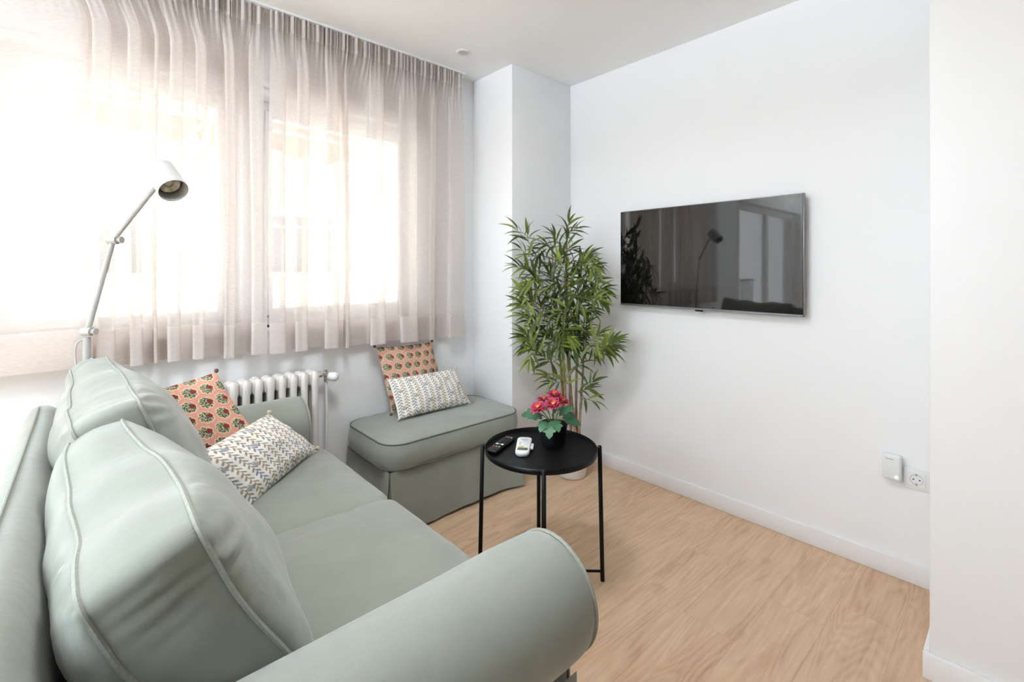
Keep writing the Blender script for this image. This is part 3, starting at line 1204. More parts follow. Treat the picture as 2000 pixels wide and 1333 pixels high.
def pillow(name, label, group, c00, c10, c11, c01, th, mat, tmat, seed, conc=0.055, tass=0.008, uvs=(1, 1), pwr=0.55):
    """four corners (counter-clockwise as seen from the front); puffed on both sides"""
    c00, c10, c11, c01 = [Vector(c) for c in (c00, c10, c11, c01)]
    ctr = (c00+c10+c11+c01)/4
    nrm = (c10-c00).cross(c01-c00).normalized()
    root = thing(name, label, 'pillow', tuple(ctr), group)
    n = 28
    ts = [math.sin((-1+2*i/n)*PI/2) for i in range(n+1)]
    mb = MB()
    for sgn in (1, -1):
        rows, uv = [], []
        for j in range(n+1):
            rw = []
            for i in range(n+1):
                a, b_ = ts[i], ts[j]
                aa = a*(1-conc*(1-b_*b_)**0.8)
                bb = b_*(1-conc*(1-a*a)**0.8)
                u, v = (aa+1)/2, (bb+1)/2
                p = (c00*(1-u)+c10*u)*(1-v) + (c01*(1-u)+c11*u)*v
                pf = (max(0, 1-a*a)*max(0, 1-b_*b_))**pwr
                wv = noise.noise(Vector((a*2.3, b_*2.3, seed)))*0.012*pf**0.5 + noise.noise(Vector((a*6, b_*6, seed+3)))*0.004*pf**0.2*(1 if pf > 0 else 0)
                rw.append(p + nrm*sgn*(th/2*pf) + nrm*wv)
                uv.append(((a+1)/2*uvs[0], (b_+1)/2*uvs[1]))
            rows.append(rw)
        mb.quadgrid(rows, uv, flip=(sgn < 0))
    mb.build('cover', mat, root, ang=180)
    for c in (c00, c10, c11, c01):
        d = (c-ctr).normalized()
        t_ = MB()
        t_.tube([c - d*0.004, c + d*tass*0.4], tass*0.35, 6)
        bm = bmesh.new()
        bmesh.ops.create_icosphere(bm, subdivisions=2, radius=tass)
        for v in bm.verts:
            v.co *= 1 + 0.22*noise.noise(v.co*420)
        t_.bm(bm, Matrix.Translation(c + d*tass*0.5))
        t_.build('tassel', tmat, root, ang=180)
    return root


pillow('throw_pillow', 'coral floral pillow wedged between sofa back cushion and far arm', 'coral floral pillows',
       (0.150, 1.80, 0.530), (0.490, 1.850, 0.570), (0.345, 2.005, 0.860), (0.015, 1.965, 0.815), 0.115, M_coral, M_tass_d, 1)
pillow('throw_pillow', 'coral floral pillow leaning upright against the wall on the ottoman', 'coral floral pillows',
       (1.222, 2.335, 0.447), (1.590, 2.335, 0.447), (1.527, 2.412, 0.800), (1.165, 2.412, 0.808), 0.10, M_coral, M_tass_d, 2)
pillow('throw_pillow', 'white leaf-striped lumbar pillow lying on the sofa seat before a coral pillow', 'white leaf-striped pillows',
       (0.375, 1.645, 0.492), (0.700, 1.980, 0.495), (0.505, 1.935, 0.690), (0.185, 1.610, 0.690), 0.115, M_leafp, M_tass_l, 3, conc=0.03, tass=0.009)
pillow('throw_pillow', 'white leaf-striped lumbar pillow propped on the ottoman before a coral pillow', 'white leaf-striped pillows',
       (1.195, 2.205, 0.452), (1.655, 2.200, 0.452), (1.632, 2.305, 0.640), (1.188, 2.310, 0.645), 0.10, M_leafp, M_tass_l, 4, conc=0.03, tass=0.006)

# ------------------------------------------------------------------ radiator
rad = thing('radiator', 'cream cast-iron column radiator under the window behind the sofa arm', 'radiator', (0.55, 2.40, 0))
rx1 = 0.845
RZ0, RZ1 = 0.09, 0.735
proto = None
for k in range(12):
    xc = rx1 - 0.025 - k*0.050
    m_ = MB()
    for yc in (2.349, 2.388, 2.426):
        pts = [Vector((xc, yc + (0.006 if k_ in (0, 6) and yc < 2.37 else 0), z)) for k_, z in enumerate((RZ0+0.004, RZ0+0.02, 0.25, 0.45, RZ1-0.05, RZ1-0.016, RZ1-0.002))]
        m_.tube(pts, [0.012, 0.0165, 0.0165, 0.0165, 0.0168, 0.0165, 0.010], 12)
    for (za, zb) in ((RZ1-0.072, RZ1-0.004), (RZ0+0.004, RZ0+0.072)):
        m_.box(xc-0.0248, xc+0.0248, 2.349, 2.440, za, zb, 0.014, 3)
        m_.tube([(xc-0.025, 2.388, (za+zb)/2), (xc+0.025, 2.388, (za+zb)/2)], 0.022, 12)
    m_.build('section', M_rad, rad)
v = MB()
zv = RZ1-0.0275
v.tube([(rx1-0.002, 2.388, zv), (rx1+0.02, 2.388, zv)], 0.017, 12)
v.tube([(rx1+0.02, 2.388, zv), (rx1+0.045, 2.388, zv)], 0.013, 6)
v.tube([(rx1+0.045, 2.388, zv+0.02), (rx1+0.045, 2.388, zv-0.04)], 0.012, 12)
v.build('valve', M_chrome, rad)
v = MB().lathe([(0.008, 0), (0.019, 0.003), (0.021, 0.012), (0.023, 0.03), (0.022, 0.042), (0.016, 0.050), (0.006, 0.053)], (0, 0, 0), 20, M=Matrix.Translation((rx1+0.050, 2.378, zv-0.012)) @ Vector((0.75, -0.62, -0.10)).to_track_quat('Z', 'X').to_matrix().to_4x4())
v.build('valve_head', M_wplast, rad)
MB().tube([(rx1+0.045, 2.388, zv-0.03), (rx1+0.045, 2.388, 0.004)], 0.0075, 10).build('supply_pipe', M_wplast, rad)
for xx in (0.30, 0.78):
    MB().box(xx-0.012, xx+0.012, 2.36, 2.42, 0.0, RZ0+0.005, 0.003, 1).build('foot', M_rad, rad)
MB().tube([(0.252, 2.388, RZ1-0.02), (0.238, 2.388, RZ1-0.02)], 0.008, 8).build('bleed_valve', M_chrome, rad)

# ------------------------------------------------------------------ floor lamp
LPX, LPY = -0.007, 2.349
lamp = thing('floor_lamp', 'white jointed reading floor lamp standing between sofa and curtain', 'lamp', (LPX, LPY, 0))
MB().lathe([(0.088, 0.0), (0.09, 0.002), (0.09, 0.012), (0.086, 0.016), (0.02, 0.018)], (LPX, LPY, 0), 36).build('base', M_lampw, lamp)
J1 = Vector((LPX+0.002, LPY-0.003, 1.005))
J2 = Vector((0.066, 2.275, 1.345))
J3 = Vector((0.190, 2.100, 1.555))
MB().tube([(LPX, LPY, 0.016), (LPX, LPY, 0.985)], 0.0125, 16).build('pole', M_lampw, lamp)


def joint(J, axis, s_=1.0):
    ax = Vector(axis).normalized()
    m_ = MB()
    m_.tube([J-ax*0.017*s_, J+ax*0.017*s_], 0.0165*s_, 18)
    m_.tube([J+ax*0.017*s_, J+ax*0.024*s_, J+ax*0.034*s_], [0.008*s_, 0.0105*s_, 0.013*s_], 14)
    m_.build('joint', M_lampw, lamp)
    MB().tube([J+ax*0.024*s_, J+ax*0.026*s_], 0.0125*s_, 6).build('wing_knob', M_lampw, lamp)


d12 = (J2-J1).normalized()
d23 = (J3-J2).normalized()
side = Vector((0.742, -0.670, 0))
joint(J1, side, 0.95)
joint(J2, side, 0.95)
MB().tube([J1+d12*0.004, J2-d12*0.008], 0.0095, 14).build('lower_arm', M_lampw, lamp)
MB().tube([J2+d23*0.004, J3], 0.0085, 14).build('upper_arm', M_lampw, lamp)
# head: an open cylinder
hd = Vector((0.30, -0.34, -0.60)).normalized()
hd = (side*0.62 - Vector((0.670, 0.742, 0))*0.34 + Vector((0, 0, -0.62))).normalized()
HC = J3 + Vector((0, 0, 0))
HM = hd.to_track_quat('Z', 'X').to_matrix().to_4x4()
hc = HC - hd*0.035 + side*0.020 - Vector((0.67, 0.742, 0))*0.012 + Vector((0, 0, 0.018))
hR, hL = 0.046, 0.128
head = MB().lathe([(0.004, 0.0), (hR-0.004, 0.001), (hR, 0.005), (hR, hL), (hR-0.002, hL), (hR-0.0025, hL-0.03), (hR-0.004, 0.02), (0.004, 0.02)], (0, 0, 0), 36, M=Matrix.Translation(hc) @ HM)
ho = head.build('lamp_head', M_lampw, lamp, ang=35)
bl = MB().lathe([(0.015, 0.03), (0.033, 0.078), (0.035, 0.092), (0.030, 0.096), (0.015, 0.088), (0.004, 0.093)], (0, 0, 0), 28, M=Matrix.Translation(hc) @ HM)
bl.build('bulb', M_bulb, ho, ang=35)
MB().tube(catmull([(LPX-0.012, LPY-0.004, 0.975), (LPX-0.026, LPY-0.006, 0.965), (LPX-0.031, LPY-0.008, 0.92), (LPX-0.022, LPY-0.008, 0.80), (LPX-0.018, LPY-0.006, 0.5), (LPX-0.02, LPY, 0.1), (LPX-0.04, LPY+0.02, 0.02)], 8), 0.003, 8).build('cord', M_lampw, lamp)
MB().tube([(LPX+0.010, LPY-0.01, 0.905), (LPX+0.020, LPY-0.018, 0.905)], 0.0035, 8).build('switch', M_grey, lamp)

# ------------------------------------------------------------------ added fill lamp, unseen, further left in the room
for (ux, uy), _e in FILL_UPL:
    ul = thing('fill_uplighter', 'added tall white fill lamp shining upwards, unseen, by the far left wall of the room', 'lamp', (ux, uy, 0))
    MB().lathe([(0.14, 0.0), (0.14, 0.012), (0.13, 0.018), (0.02, 0.022)], (ux, uy, 0), 36).build('base', M_white, ul)
    MB().tube([(ux, uy, 0.02), (ux, uy, 1.69)], 0.013, 14).build('pole', M_white, ul)
    MB().lathe([(0.02, 1.68), (0.09, 1.70), (0.17, 1.76), (0.205, 1.81), (0.203, 1.812), (0.168, 1.765), (0.088, 1.708), (0.004, 1.69)], (ux, uy, 0), 40).build('bowl', M_white, ul)

# ------------------------------------------------------------------ television
TY0, TY1, TZ0, TZ1 = 0.676, 1.648, 1.022, 1.577
tv = thing('television', 'flat black television mounted on the white wall, mirroring the curtained windows', 'television', (TVX, (TY0+TY1)/2, TZ0))
TF = 2.358
# on the wall: screen normal faces -X
MB().box(TF+0.004, TF+0.022, TY0, TY1, TZ0, TZ1, 0.003, 2).build('bezel', M_grey, tv)
MB().box(TF, TF+0.0045, TY0+0.004, TY1-0.004, TZ0+0.011, TZ1-0.004, 0.001, 1).build('screen', M_screen, tv)
MB().box(TF-0.0008, TF+0.0043, TY0+0.004, TY1-0.004, TZ0+0.001, TZ0+0.0105, 0.001, 1).build('bottom_trim', M_grey, tv)
MB().box(TF+0.022, TF+0.046, TY0+0.15, TY1-0.15, TZ0+0.03, TZ1-0.20, 0.006, 2).build('back_housing', M_bplast, tv)
MB().box(TF+0.046, TVX-0.0005, 1.05, 1.27, 1.20, 1.40, 0.003, 1).build('wall_bracket', M_black, tv)
MB().box(TF+0.001, TF+0.013, 1.142, 1.182, TZ0-0.008, TZ0+0.002, 0.002, 1).build('logo_tab', M_bplast, tv)

# ------------------------------------------------------------------ socket and plug-in box
sk = thing('wall_socket', 'white earthed wall socket low on the wall beside the plug-in box', 'socket', (TVX, 0.285, 0.35))


def wallpt(px, py, xw):
    a = R(YAW)+math.atan((px-1000)/915.0)
    rr_ = xw/math.sin(a)
    d = rr_*math.cos(a-R(YAW))
    return Vector((xw, rr_*math.cos(a), CAM_Z-(py-524.4)*d/915.0))


sy0, sy1 = wallpt(1815, 930, 2.40).y, wallpt(1765, 930, 2.40).y
sy0 -= 0.002
sz1 = wallpt(1790, 918, 2.40).z
sz0 = sz1 - (sy1-sy0)
cy, cz = (sy0+sy1)/2, (sz0+sz1)/2
MB().box(TVX-0.010, TVX-0.0005, sy0, sy1, sz0, sz1, 0.003, 2).build('cover_plate', M_wplast, sk)
hs = (sy1-sy0)*0.34
ins = MB().box(TVX-0.0125, TVX-0.0098, cy-hs, cy+hs, cz-hs, cz+hs, 0.001, 1).build('insert', M_wplast, sk)
toX = Vector((-1, 0, 0)).to_track_quat('Z', 'Y').to_matrix().to_4x4()
MB().lathe([(hs*0.80, 0.0), (hs*0.80, 0.0012), (hs*0.72, 0.0012), (hs*0.66, -0.0005), (hs*0.2, -0.0008)], (0, 0, 0), 32, M=Matrix.Translation((TVX-0.0124, cy, cz)) @ toX).build('recess', M_gplast, ins)
for dy in (-0.0095, 0.0095):
    MB().lathe([(0.0027, 0), (0.0027, 0.0006)], (0, 0, 0), 12, M=Matrix.Translation((TVX-0.0125, cy+dy, cz)) @ toX).build('pin_hole', M_bplast, ins)
for dz in (-0.0185, 0.0185):
    MB().box(TVX-0.0140, TVX-0.0125, cy-0.003, cy+0.003, cz+dz-0.004, cz+dz+0.004, 0.0005, 1).build('earth_clip', M_brass, ins)

ry0, ry1 = wallpt(1760, 915, 2.37).y, wallpt(1722, 910, 2.37).y
rz1 = wallpt(1740, 889, 2.37).z
rz0 = wallpt(1740, 938, 2.37).z
rt = thing('wifi_extender', 'white plug-in box with a blue light beside the wall socket', 'wifi extender', (TVX, (ry0+ry1)/2, rz0))
MB().box(TVX-0.042, TVX-0.012, ry0, ry1, rz0, rz1, 0.008, 3).build('casing', M_wplast, rt)
MB().box(TVX-0.012, TVX-0.0005, ry0+0.008, ry1-0.004, rz0+0.012, rz1-0.02, 0.002, 1).build('plug_base', M_wplast, rt)
rc = (ry0+ry1)/2
hw = ry1-ry0
MB().box(TVX-0.0426, TVX-0.0415, ry1-hw*0.62, ry1-hw*0.28, rz1-0.018, rz1-0.0155).build('printed_mark', M_lgrey, rt)
MB().lathe([(0.0018, 0), (0.0018, 0.0006)], (0, 0, 0), 12, M=Matrix.Translation((TVX-0.0420, ry1-hw*0.24, rz1-0.0160)) @ toX).build('printed_mark', M_lgrey, rt)
# glowing little house symbol: body and roof
hm = MB()
hy, hz = ry0+hw*0.24, rz0+0.017
hm.add([(TVX-0.0425, hy-0.005, hz-0.005), (TVX-0.0425, hy+0.005, hz-0.005), (TVX-0.0425, hy+0.005, hz+0.001), (TVX-0.0425, hy, hz+0.006), (TVX-0.0425, hy-0.005, hz+0.001)], [(0, 1, 2, 3, 4)])
hm.add([(TVX-0.0417, p[0], p[1]) for p in ((hy-0.005, hz-0.005), (hy+0.005, hz-0.005), (hy+0.005, hz+0.001), (hy, hz+0.006), (hy-0.005, hz+0.001))], [(4, 3, 2, 1, 0)])
hm.build('indicator', M_led, rt, smooth=False)
MB().box(TVX-0.0429, TVX-0.0424, hy-0.0035, hy+0.001, hz+0.0005, hz+0.0022).build('printed_mark', M_lgrey, rt)

# ------------------------------------------------------------------ ceiling spot
cs = thing('ceiling_spotlight', 'small round recessed ceiling spotlight, switched off, near the curtain', 'spotlight', (1.576, 2.158, CEIL))
MB().lathe([(0.026, -0.004), (0.028, -0.0055), (0.036, -0.005), (0.040, -0.003), (0.041, -0.0002)], (1.576, 2.158, CEIL), 36, cap=False).build('ring', M_white, cs)
MB().lathe([(0.0275, -0.0048), (0.022, -0.0018), (0.012, -0.0012), (0.002, -0.003)], (1.576, 2.158, CEIL), 28).build('lens', M_lens, cs)

clp = thing('ceiling_fill_lamp', 'added round white fill lamp, unseen, flush on the ceiling above the sofa seat', 'ceiling lamp', (0.55, 1.15, CEIL))  # unseen housing, added to carry the fill light
MB().lathe([(0.004, -0.055), (0.235, -0.055), (0.255, -0.066), (0.262, -0.062), (0.265, -0.0005), (0.004, -0.0005)], (0.55, 1.15, CEIL), 48).build('housing', M_white, clp, ang=35)

# ------------------------------------------------------------------ tray table
TX, TYY = 1.334, 1.306
TZ = 0.518
tab = thing('tray_table', 'round black metal tray table on four thin legs, in front of the ottoman', 'table', (TX, TYY, 0))
RT = 0.222
MB().lathe([(0.001, TZ-0.002), (RT-0.012, TZ-0.002), (RT-0.004, TZ+0.0), (RT-0.0025, TZ+0.0145), (RT-0.001, TZ+0.0160), (RT+0.0005, TZ+0.0145), (RT, TZ-0.003), (RT-0.002, TZ-0.0055), (RT-0.010, TZ-0.0060), (0.001, TZ-0.0060)], (TX, TYY, 0), 72, cap=False).build('tray', M_black, tab, ang=50)
rv = Vector((0.742, -0.670, 0))
fv = Vector((0.670, 0.742, 0))
ends = []
for k, d in enumerate((rv, -fv, -rv, fv)):
    d = (d + Vector((-d.y, d.x, 0))*(-0.02)).normalized()
    a = Vector((TX, TYY, 0)) + d*(RT+0.0105)
    bt = Vector((TX, TYY, 0)) + d*(RT+0.022)
    lg = MB().tube([bt, a + Vector((0, 0, TZ+0.014)), a + Vector((0, 0, TZ+0.018))], [0.0085, 0.0085, 0.006], 14)
    lo = lg.build('leg', M_black, tab)
    MB().tube([a + Vector((0, 0, TZ+0.004)) - d*0.012, a + Vector((0, 0, TZ+0.004))], 0.0055, 8).build('bolt', M_black, lo)
    ends.append(Vector((TX, TYY, 0)) + d*(RT+0.02))
MB().tube([ends[0]+Vector((0, 0, 0.038)), ends[2]+Vector((0, 0, 0.038))], 0.005, 10).build('crossbar', M_black, tab)
MB().tube([ends[1]+Vector((0, 0, 0.028)), ends[3]+Vector((0, 0, 0.028))], 0.005, 10).build('crossbar', M_black, tab)

# ------------------------------------------------------------------ remotes


def rrect(mb, Mx, w_, l_, h_, r, top_in=0.003, n=6, taper=0.0):
    """rounded slab: x across, y along, z up from 0"""
    def ring(ins, z):
        out = []
        for (cx, cy, a0) in ((1, 1, 0), (-1, 1, 90), (-1, -1, 180), (1, -1, 270)):
            for k in range(n+1):
                a = R(a0+90*k/n)
                wl_ = w_/2*(1 + taper*(cy))
                out.append(Mx @ Vector((cx*(wl_-r) + (r-ins)*math.cos(a), cy*(l_/2-r) + (r-ins)*math.sin(a), z)))
        return out
    rs = [ring(top_in, 0.0), ring(0.0, h_*0.3), ring(0.0, h_*0.7), ring(top_in*0.35, h_*0.93), ring(top_in, h_)]
    m_ = len(rs[0])
    vs = [p for r_ in rs for p in r_]
    fs = []
    for i in range(len(rs)-1):
        for k in range(m_):
            l = (k+1) % m_
            fs.append((i*m_+k, i*m_+l, (i+1)*m_+l, (i+1)*m_+k))
    fs.append(tuple(reversed(range(m_))))
    fs.append(tuple((len(rs)-1)*m_+k for k in range(m_)))
    return mb.add(vs, fs)


zt_ = TZ + 0.0006 - 0.002
# white air-conditioner remote; local y points away from the camera
c = Vector((1.290, 1.360, zt_))
Mr = Matrix.Translation(c) @ Vector((0.745, 0.665, 0)).to_track_quat('Y', 'Z').to_matrix().to_4x4()
ac = thing('remote_control', 'white air-conditioner remote with a small display on the tray table', 'remote control', tuple(c), 'remotes on the tray table')
rrect(MB(), Mr, 0.058, 0.165, 0.020, 0.020, 0.005, taper=0.06).build('casing', M_wplast, ac, ang=50)
rrect(MB(), Mr @ Matrix.Translation((0, -0.052, 0.0198)), 0.040, 0.026, 0.0012, 0.004, 0.0005).build('display', M_lcd, ac, ang=50)
rrect(MB(), Mr @ Matrix.Translation((-0.007, -0.028, 0.0198)), 0.022, 0.012, 0.0012, 0.002, 0.0005).build('display', M_yel, ac, ang=50, label='yellowish strip of the display')
rrect(MB(), Mr @ Matrix.Translation((0.034, 0.004, 0.004)), 0.012, 0.050, 0.010, 0.005, 0.002).build('side_clip', M_wplast, ac, ang=50)
for (bx, by, bw, bl_) in ((0, 0.045, 0.026, 0.006), (0, 0.028, 0.016, 0.009), (-0.014, 0.014, 0.009, 0.005), (0.002, 0.012, 0.007, 0.005), (0.016, 0.012, 0.009, 0.005), (-0.014, -0.004, 0.008, 0.005), (0.012, -0.010, 0.012, 0.005), (0.012, 0.030, 0.006, 0.004)):
    rrect(MB(), Mr @ Matrix.Translation((bx, by, 0.0195)), bw, bl_, 0.0018, 0.002, 0.0005, n=3).build('button', M_lgrey if by > 0.04 or bx < 0 else M_gplast, ac, ang=50)
# black television remote
c = Vector((1.240, 1.437, zt_))
Mr = Matrix.Translation(c) @ Vector((0.93, 0.37, 0)).to_track_quat('Y', 'Z').to_matrix().to_4x4()
rm = thing('remote_control', 'slim black television remote with small white buttons on the tray table', 'remote control', tuple(c), 'remotes on the tray table')
rrect(MB(), Mr, 0.044, 0.170, 0.016, 0.006, 0.003).build('casing', M_bplast, rm, ang=50)
for i in range(9):
    for j in range(3):
        bx, by = -0.012+0.012*j, 0.066-0.0135*i
        mt = M_gplast if (i in (0,)) and j == 2 else M_lgrey
        if i == 0 and j == 0:
            mt = M_red
        if i == 8:
            mt = (M_red, M_yel, M_gplast)[j]
        if i == 6 and j != 1:
            mt = M_wplast
        big = (i == 6 and j != 1)
        rrect(MB(), Mr @ Matrix.Translation((bx, by, 0.0155)), 0.011 if big else 0.007, 0.009 if big else 0.005, 0.002, 0.0018, 0.0005, n=3).build('button', mt if (i in (0, 6, 8)) else M_bplast, rm, ang=50)

# ------------------------------------------------------------------ potted chrysanthemum
FX, FY = 1.412, 1.312
fz = TZ - 0.002 + 0.0006
fl = thing('potted_flower', 'artificial red chrysanthemum in a matt black pot on the tray table', 'flower', (FX, FY, fz))
MB().lathe([(0.044, 0.0), (0.046, 0.002), (0.058, 0.084), (0.060, 0.087), (0.057, 0.088), (0.054, 0.08), (0.051, 0.068), (0.002, 0.067)], (FX, FY, fz), 40).build('pot', M_bplast, fl, ang=50)
MB().lathe([(0.0512, 0.0695), (0.03, 0.0735), (0.004, 0.0755)], (FX, FY, fz), 24).build('soil', M_soil, fl)


def camxy(px, py, d):
    """world point seen at a pixel at a given depth"""
    p = fv*d + rv*((px-1000)*d/915.0)
    return Vector((p.x, p.y, CAM_Z-(py-524.4)*d/915.0))


rnd = random.Random(12)
crown = Vector((FX, FY, fz+0.072))
blooms = [(1083, 772, 1.93, 0.034), (1062, 781, 1.95, 0.030), (1051, 797, 1.86, 0.034), (1080, 790, 1.86, 0.034), (1098, 785, 1.93, 0.032)]
for (px, py, d, r_) in blooms:
    c = camxy(px, py, d)
    st = catmull([crown + Vector((rnd.uniform(-.01, .01), rnd.uniform(-.01, .01), -0.005)), crown.lerp(c, 0.5) + Vector((0, 0, 0.01)), c], 5)
    MB().tube(st, 0.0022, 6).build('stem', M_stem, fl)
    axis = (Vector((0, 0, 1)) + (c-crown).normalized()*0.8 - fv*0.35).normalized()
    q_ = axis.to_track_quat('Z', 'X').to_matrix().to_4x4()
    Mf = Matrix.Translation(c) @ q_
    mf = MB()
    for lay, (n_, rr_, tilt) in enumerate(((15, 1.0, 4), (13, 0.82, 22), (9, 0.55, 45))):
        for k in range(n_):
            a = 2*PI*(k+0.5*lay)/n_ + rnd.uniform(-.08, .08)
            tl = R(tilt+rnd.uniform(-9, 9))
            L_ = r_*rr_*rnd.uniform(0.9, 1.1)
            wd = r_*0.17
            dirv = Vector((math.cos(a)*math.cos(tl), math.sin(a)*math.cos(tl), math.sin(tl)))
            sd = Vector((-math.sin(a), math.cos(a), 0))
            up = dirv.cross(sd)*-1
            vs, uv = [], []
            for (t_, w_, h_) in ((0.08, 0.5, 0), (0.5, 1.0, 0.05), (0.85, 0.9, 0.02), (1.0, 0.35, -0.05)):
                for s_ in (-1, 0, 1):
                    vs.append(Mf @ (dirv*L_*t_ + sd*wd*w_*s_ + Vector((0, 0, 1))*(h_*L_ + (abs(s_)*0.04*L_))))
                    uv.append((t_ if lay < 2 else t_*0.4, s_*0.5+0.5))
            fs = []
            for i in range(3):
                for j in range(2):
                    fs.append((i*3+j, i*3+j+1, (i+1)*3+j+1, (i+1)*3+j))
            mf.add(vs, fs, uv)
    mf.build('flower_head', M_petal, fl, ang=180)
    MB().lathe([(0.009, 0.0), (0.0085, 0.004), (0.005, 0.0065), (0.001, 0.007)], (0, 0, 0), 10, M=Mf).build('flower_centre', M_yel, fl)


def lobed(center, direction, normal, L_, seed):
    """a lobed chrysanthemum leaf"""
    dv = Vector(direction).normalized()
    nv = Vector(normal).normalized()
    sv = nv.cross(dv).normalized()
    nv = dv.cross(sv)
    out = [(0.0, 0.03), (0.10, 0.10), (0.12, 0.28), (0.24, 0.40), (0.36, 0.34), (0.40, 0.22), (0.52, 0.38), (0.66, 0.36), (0.70, 0.20), (0.82, 0.20), (0.92, 0.10), (1.0, 0.0)]
    vs, fs = [], []
    for (t_, w_) in out:
        droop = -0.28*L_*t_*t_
        vs.append(center + dv*L_*t_ + sv*L_*w_ + nv*(droop + 0.10*L_*w_))
        vs.append(center + dv*L_*t_ + nv*droop)
        vs.append(center + dv*L_*t_ - sv*L_*w_ + nv*(droop + 0.10*L_*w_))
    for i in range(len(out)-1):
        fs.append((i*3, i*3+1, i*3+4, i*3+3))
        fs.append((i*3+1, i*3+2, i*3+5, i*3+4))
    return MB().add(vs, fs)


for k, (px, py, d, px2, py2, d2, L_) in enumerate((
        (1074, 818, 1.87, 1072, 847, 1.80, 0.070), (1080, 815, 1.87, 1092, 838, 1.80, 0.058), (1068, 818, 1.87, 1056, 836, 1.82, 0.055), (1084, 812, 1.88, 1112, 795, 1.84, 0.072), (1088, 814, 1.92, 1130, 822, 1.92, 0.085), (1086, 812, 1.92, 1122, 806, 1.95, 0.075),
        (1066, 812, 1.9, 1040, 812, 1.88, 0.062), (1064, 808, 1.92, 1028, 806, 1.92, 0.078), (1072, 806, 1.95, 1058, 790, 2.0, 0.06), (1082, 806, 1.97, 1098, 792, 2.02, 0.06), (1076, 812, 1.85, 1084, 800, 1.83, 0.045))):
    a_, b2 = camxy(px, py, d), camxy(px2, py2, d2)
    dirv = (b2-a_)
    base = a_ + dirv*0.25
    nrm_ = Vector((0, 0, 1)) - fv*0.55 + rv*(0.15 if k % 2 else -0.15)
    lo = lobed(base, dirv, nrm_, L_, k).build('leaf', M_cleaf, fl, ang=180)
    MB().tube([crown + (base-crown)*0.1, crown.lerp(base, 0.6)+Vector((0, 0, 0.008)), base], 0.0014, 5).build('leaf_stalk', M_stem, lo)

# ------------------------------------------------------------------ bamboo
BX, BYY = 2.150, 1.845
bam = thing('potted_bamboo', 'tall artificial bamboo plant in a white pot in the room corner', 'plant', (BX, BYY, 0))
MB().lathe([(0.072, 0.0005), (0.079, 0.004), (0.083, 0.014), (0.098, 0.165), (0.100, 0.17), (0.095, 0.171), (0.091, 0.16), (0.087, 0.14), (0.002, 0.138)], (BX, BYY, 0), 44).build('pot', M_pot, bam, ang=50)
MB().lathe([(0.0875, 0.142), (0.05, 0.150), (0.003, 0.153)], (BX, BYY, 0), 24).build('soil', M_soil, bam)
rnd = random.Random(77)


def bpt(a, b2, z):
    """point in the plant's own frame: a across, b2 back"""
    return Vector((BX, BYY, 0)) + rv*a + fv*b2 + Vector((0, 0, z))


canes = []
for k, (a0, b0, a1, b1, zt2) in enumerate(((-0.045, 0.0, -0.115, -0.03, 1.36), (-0.01, 0.02, -0.03, -0.02, 1.50), (0.02, -0.02, -0.055, -0.06, 1.18), (0.035, 0.015, 0.03, -0.02, 1.05), (0.05, -0.005, 0.06, -0.03, 0.90), (-0.03, -0.03, -0.085, -0.09, 0.98))):
    pts = []
    for i in range(9):
        t_ = i/8
        pts.append(bpt(lerp(a0, a1, t_) + 0.008*math.sin(t_*5+k), lerp(b0, b1, t_), lerp(0.14, zt2, t_)))
    P_ = catmull(pts, 4)
    rd = []
    for i in range(len(P_)):
        t_ = i/(len(P_)-1)
        nd = 1.0 + (0.22 if i % 4 == 0 else 0.0)
        rd.append(lerp(0.0088, 0.0045, t_)*nd)
    MB().tube(P_, rd, 8).build('cane', M_cane, bam)
    canes.append(P_)

# leaf shapes shared by all blades: x along, y across, z up
leaf_me = []
for sidx, (wd, curl, fold) in enumerate(((0.098, 0.10, 0.25), (0.088, 0.22, 0.3), (0.105, 0.02, 0.2), (0.084, 0.34, 0.25))):
    m_ = MB()
    rows = []
    for (t_, w_) in ((0, 0.12), (0.06, 0.35), (0.2, 0.85), (0.4, 1.0), (0.62, 0.82), (0.82, 0.46), (1.0, 0.02)):
        z = 0.06*math.sin(t_*PI) - curl*t_*t_
        rows.append([Vector((t_, -wd*w_, z + fold*wd*w_)), Vector((t_, 0, z)), Vector((t_, wd*w_, z + fold*wd*w_))])
    m_.quadgrid(rows)
    me = m_.mesh('bamboo_blade', ang=180)
    me.materials.append(M_bleaf)
    leaf_me.append(me)

# sprays: (a, z) of the tip cluster, direction angle in the picture plane, number of blades
SP = 2.80/915.0


def az(px, py):
    return (px-1115)*SP*1.0 + 0.0, CAM_Z-(py-524.4)*SP


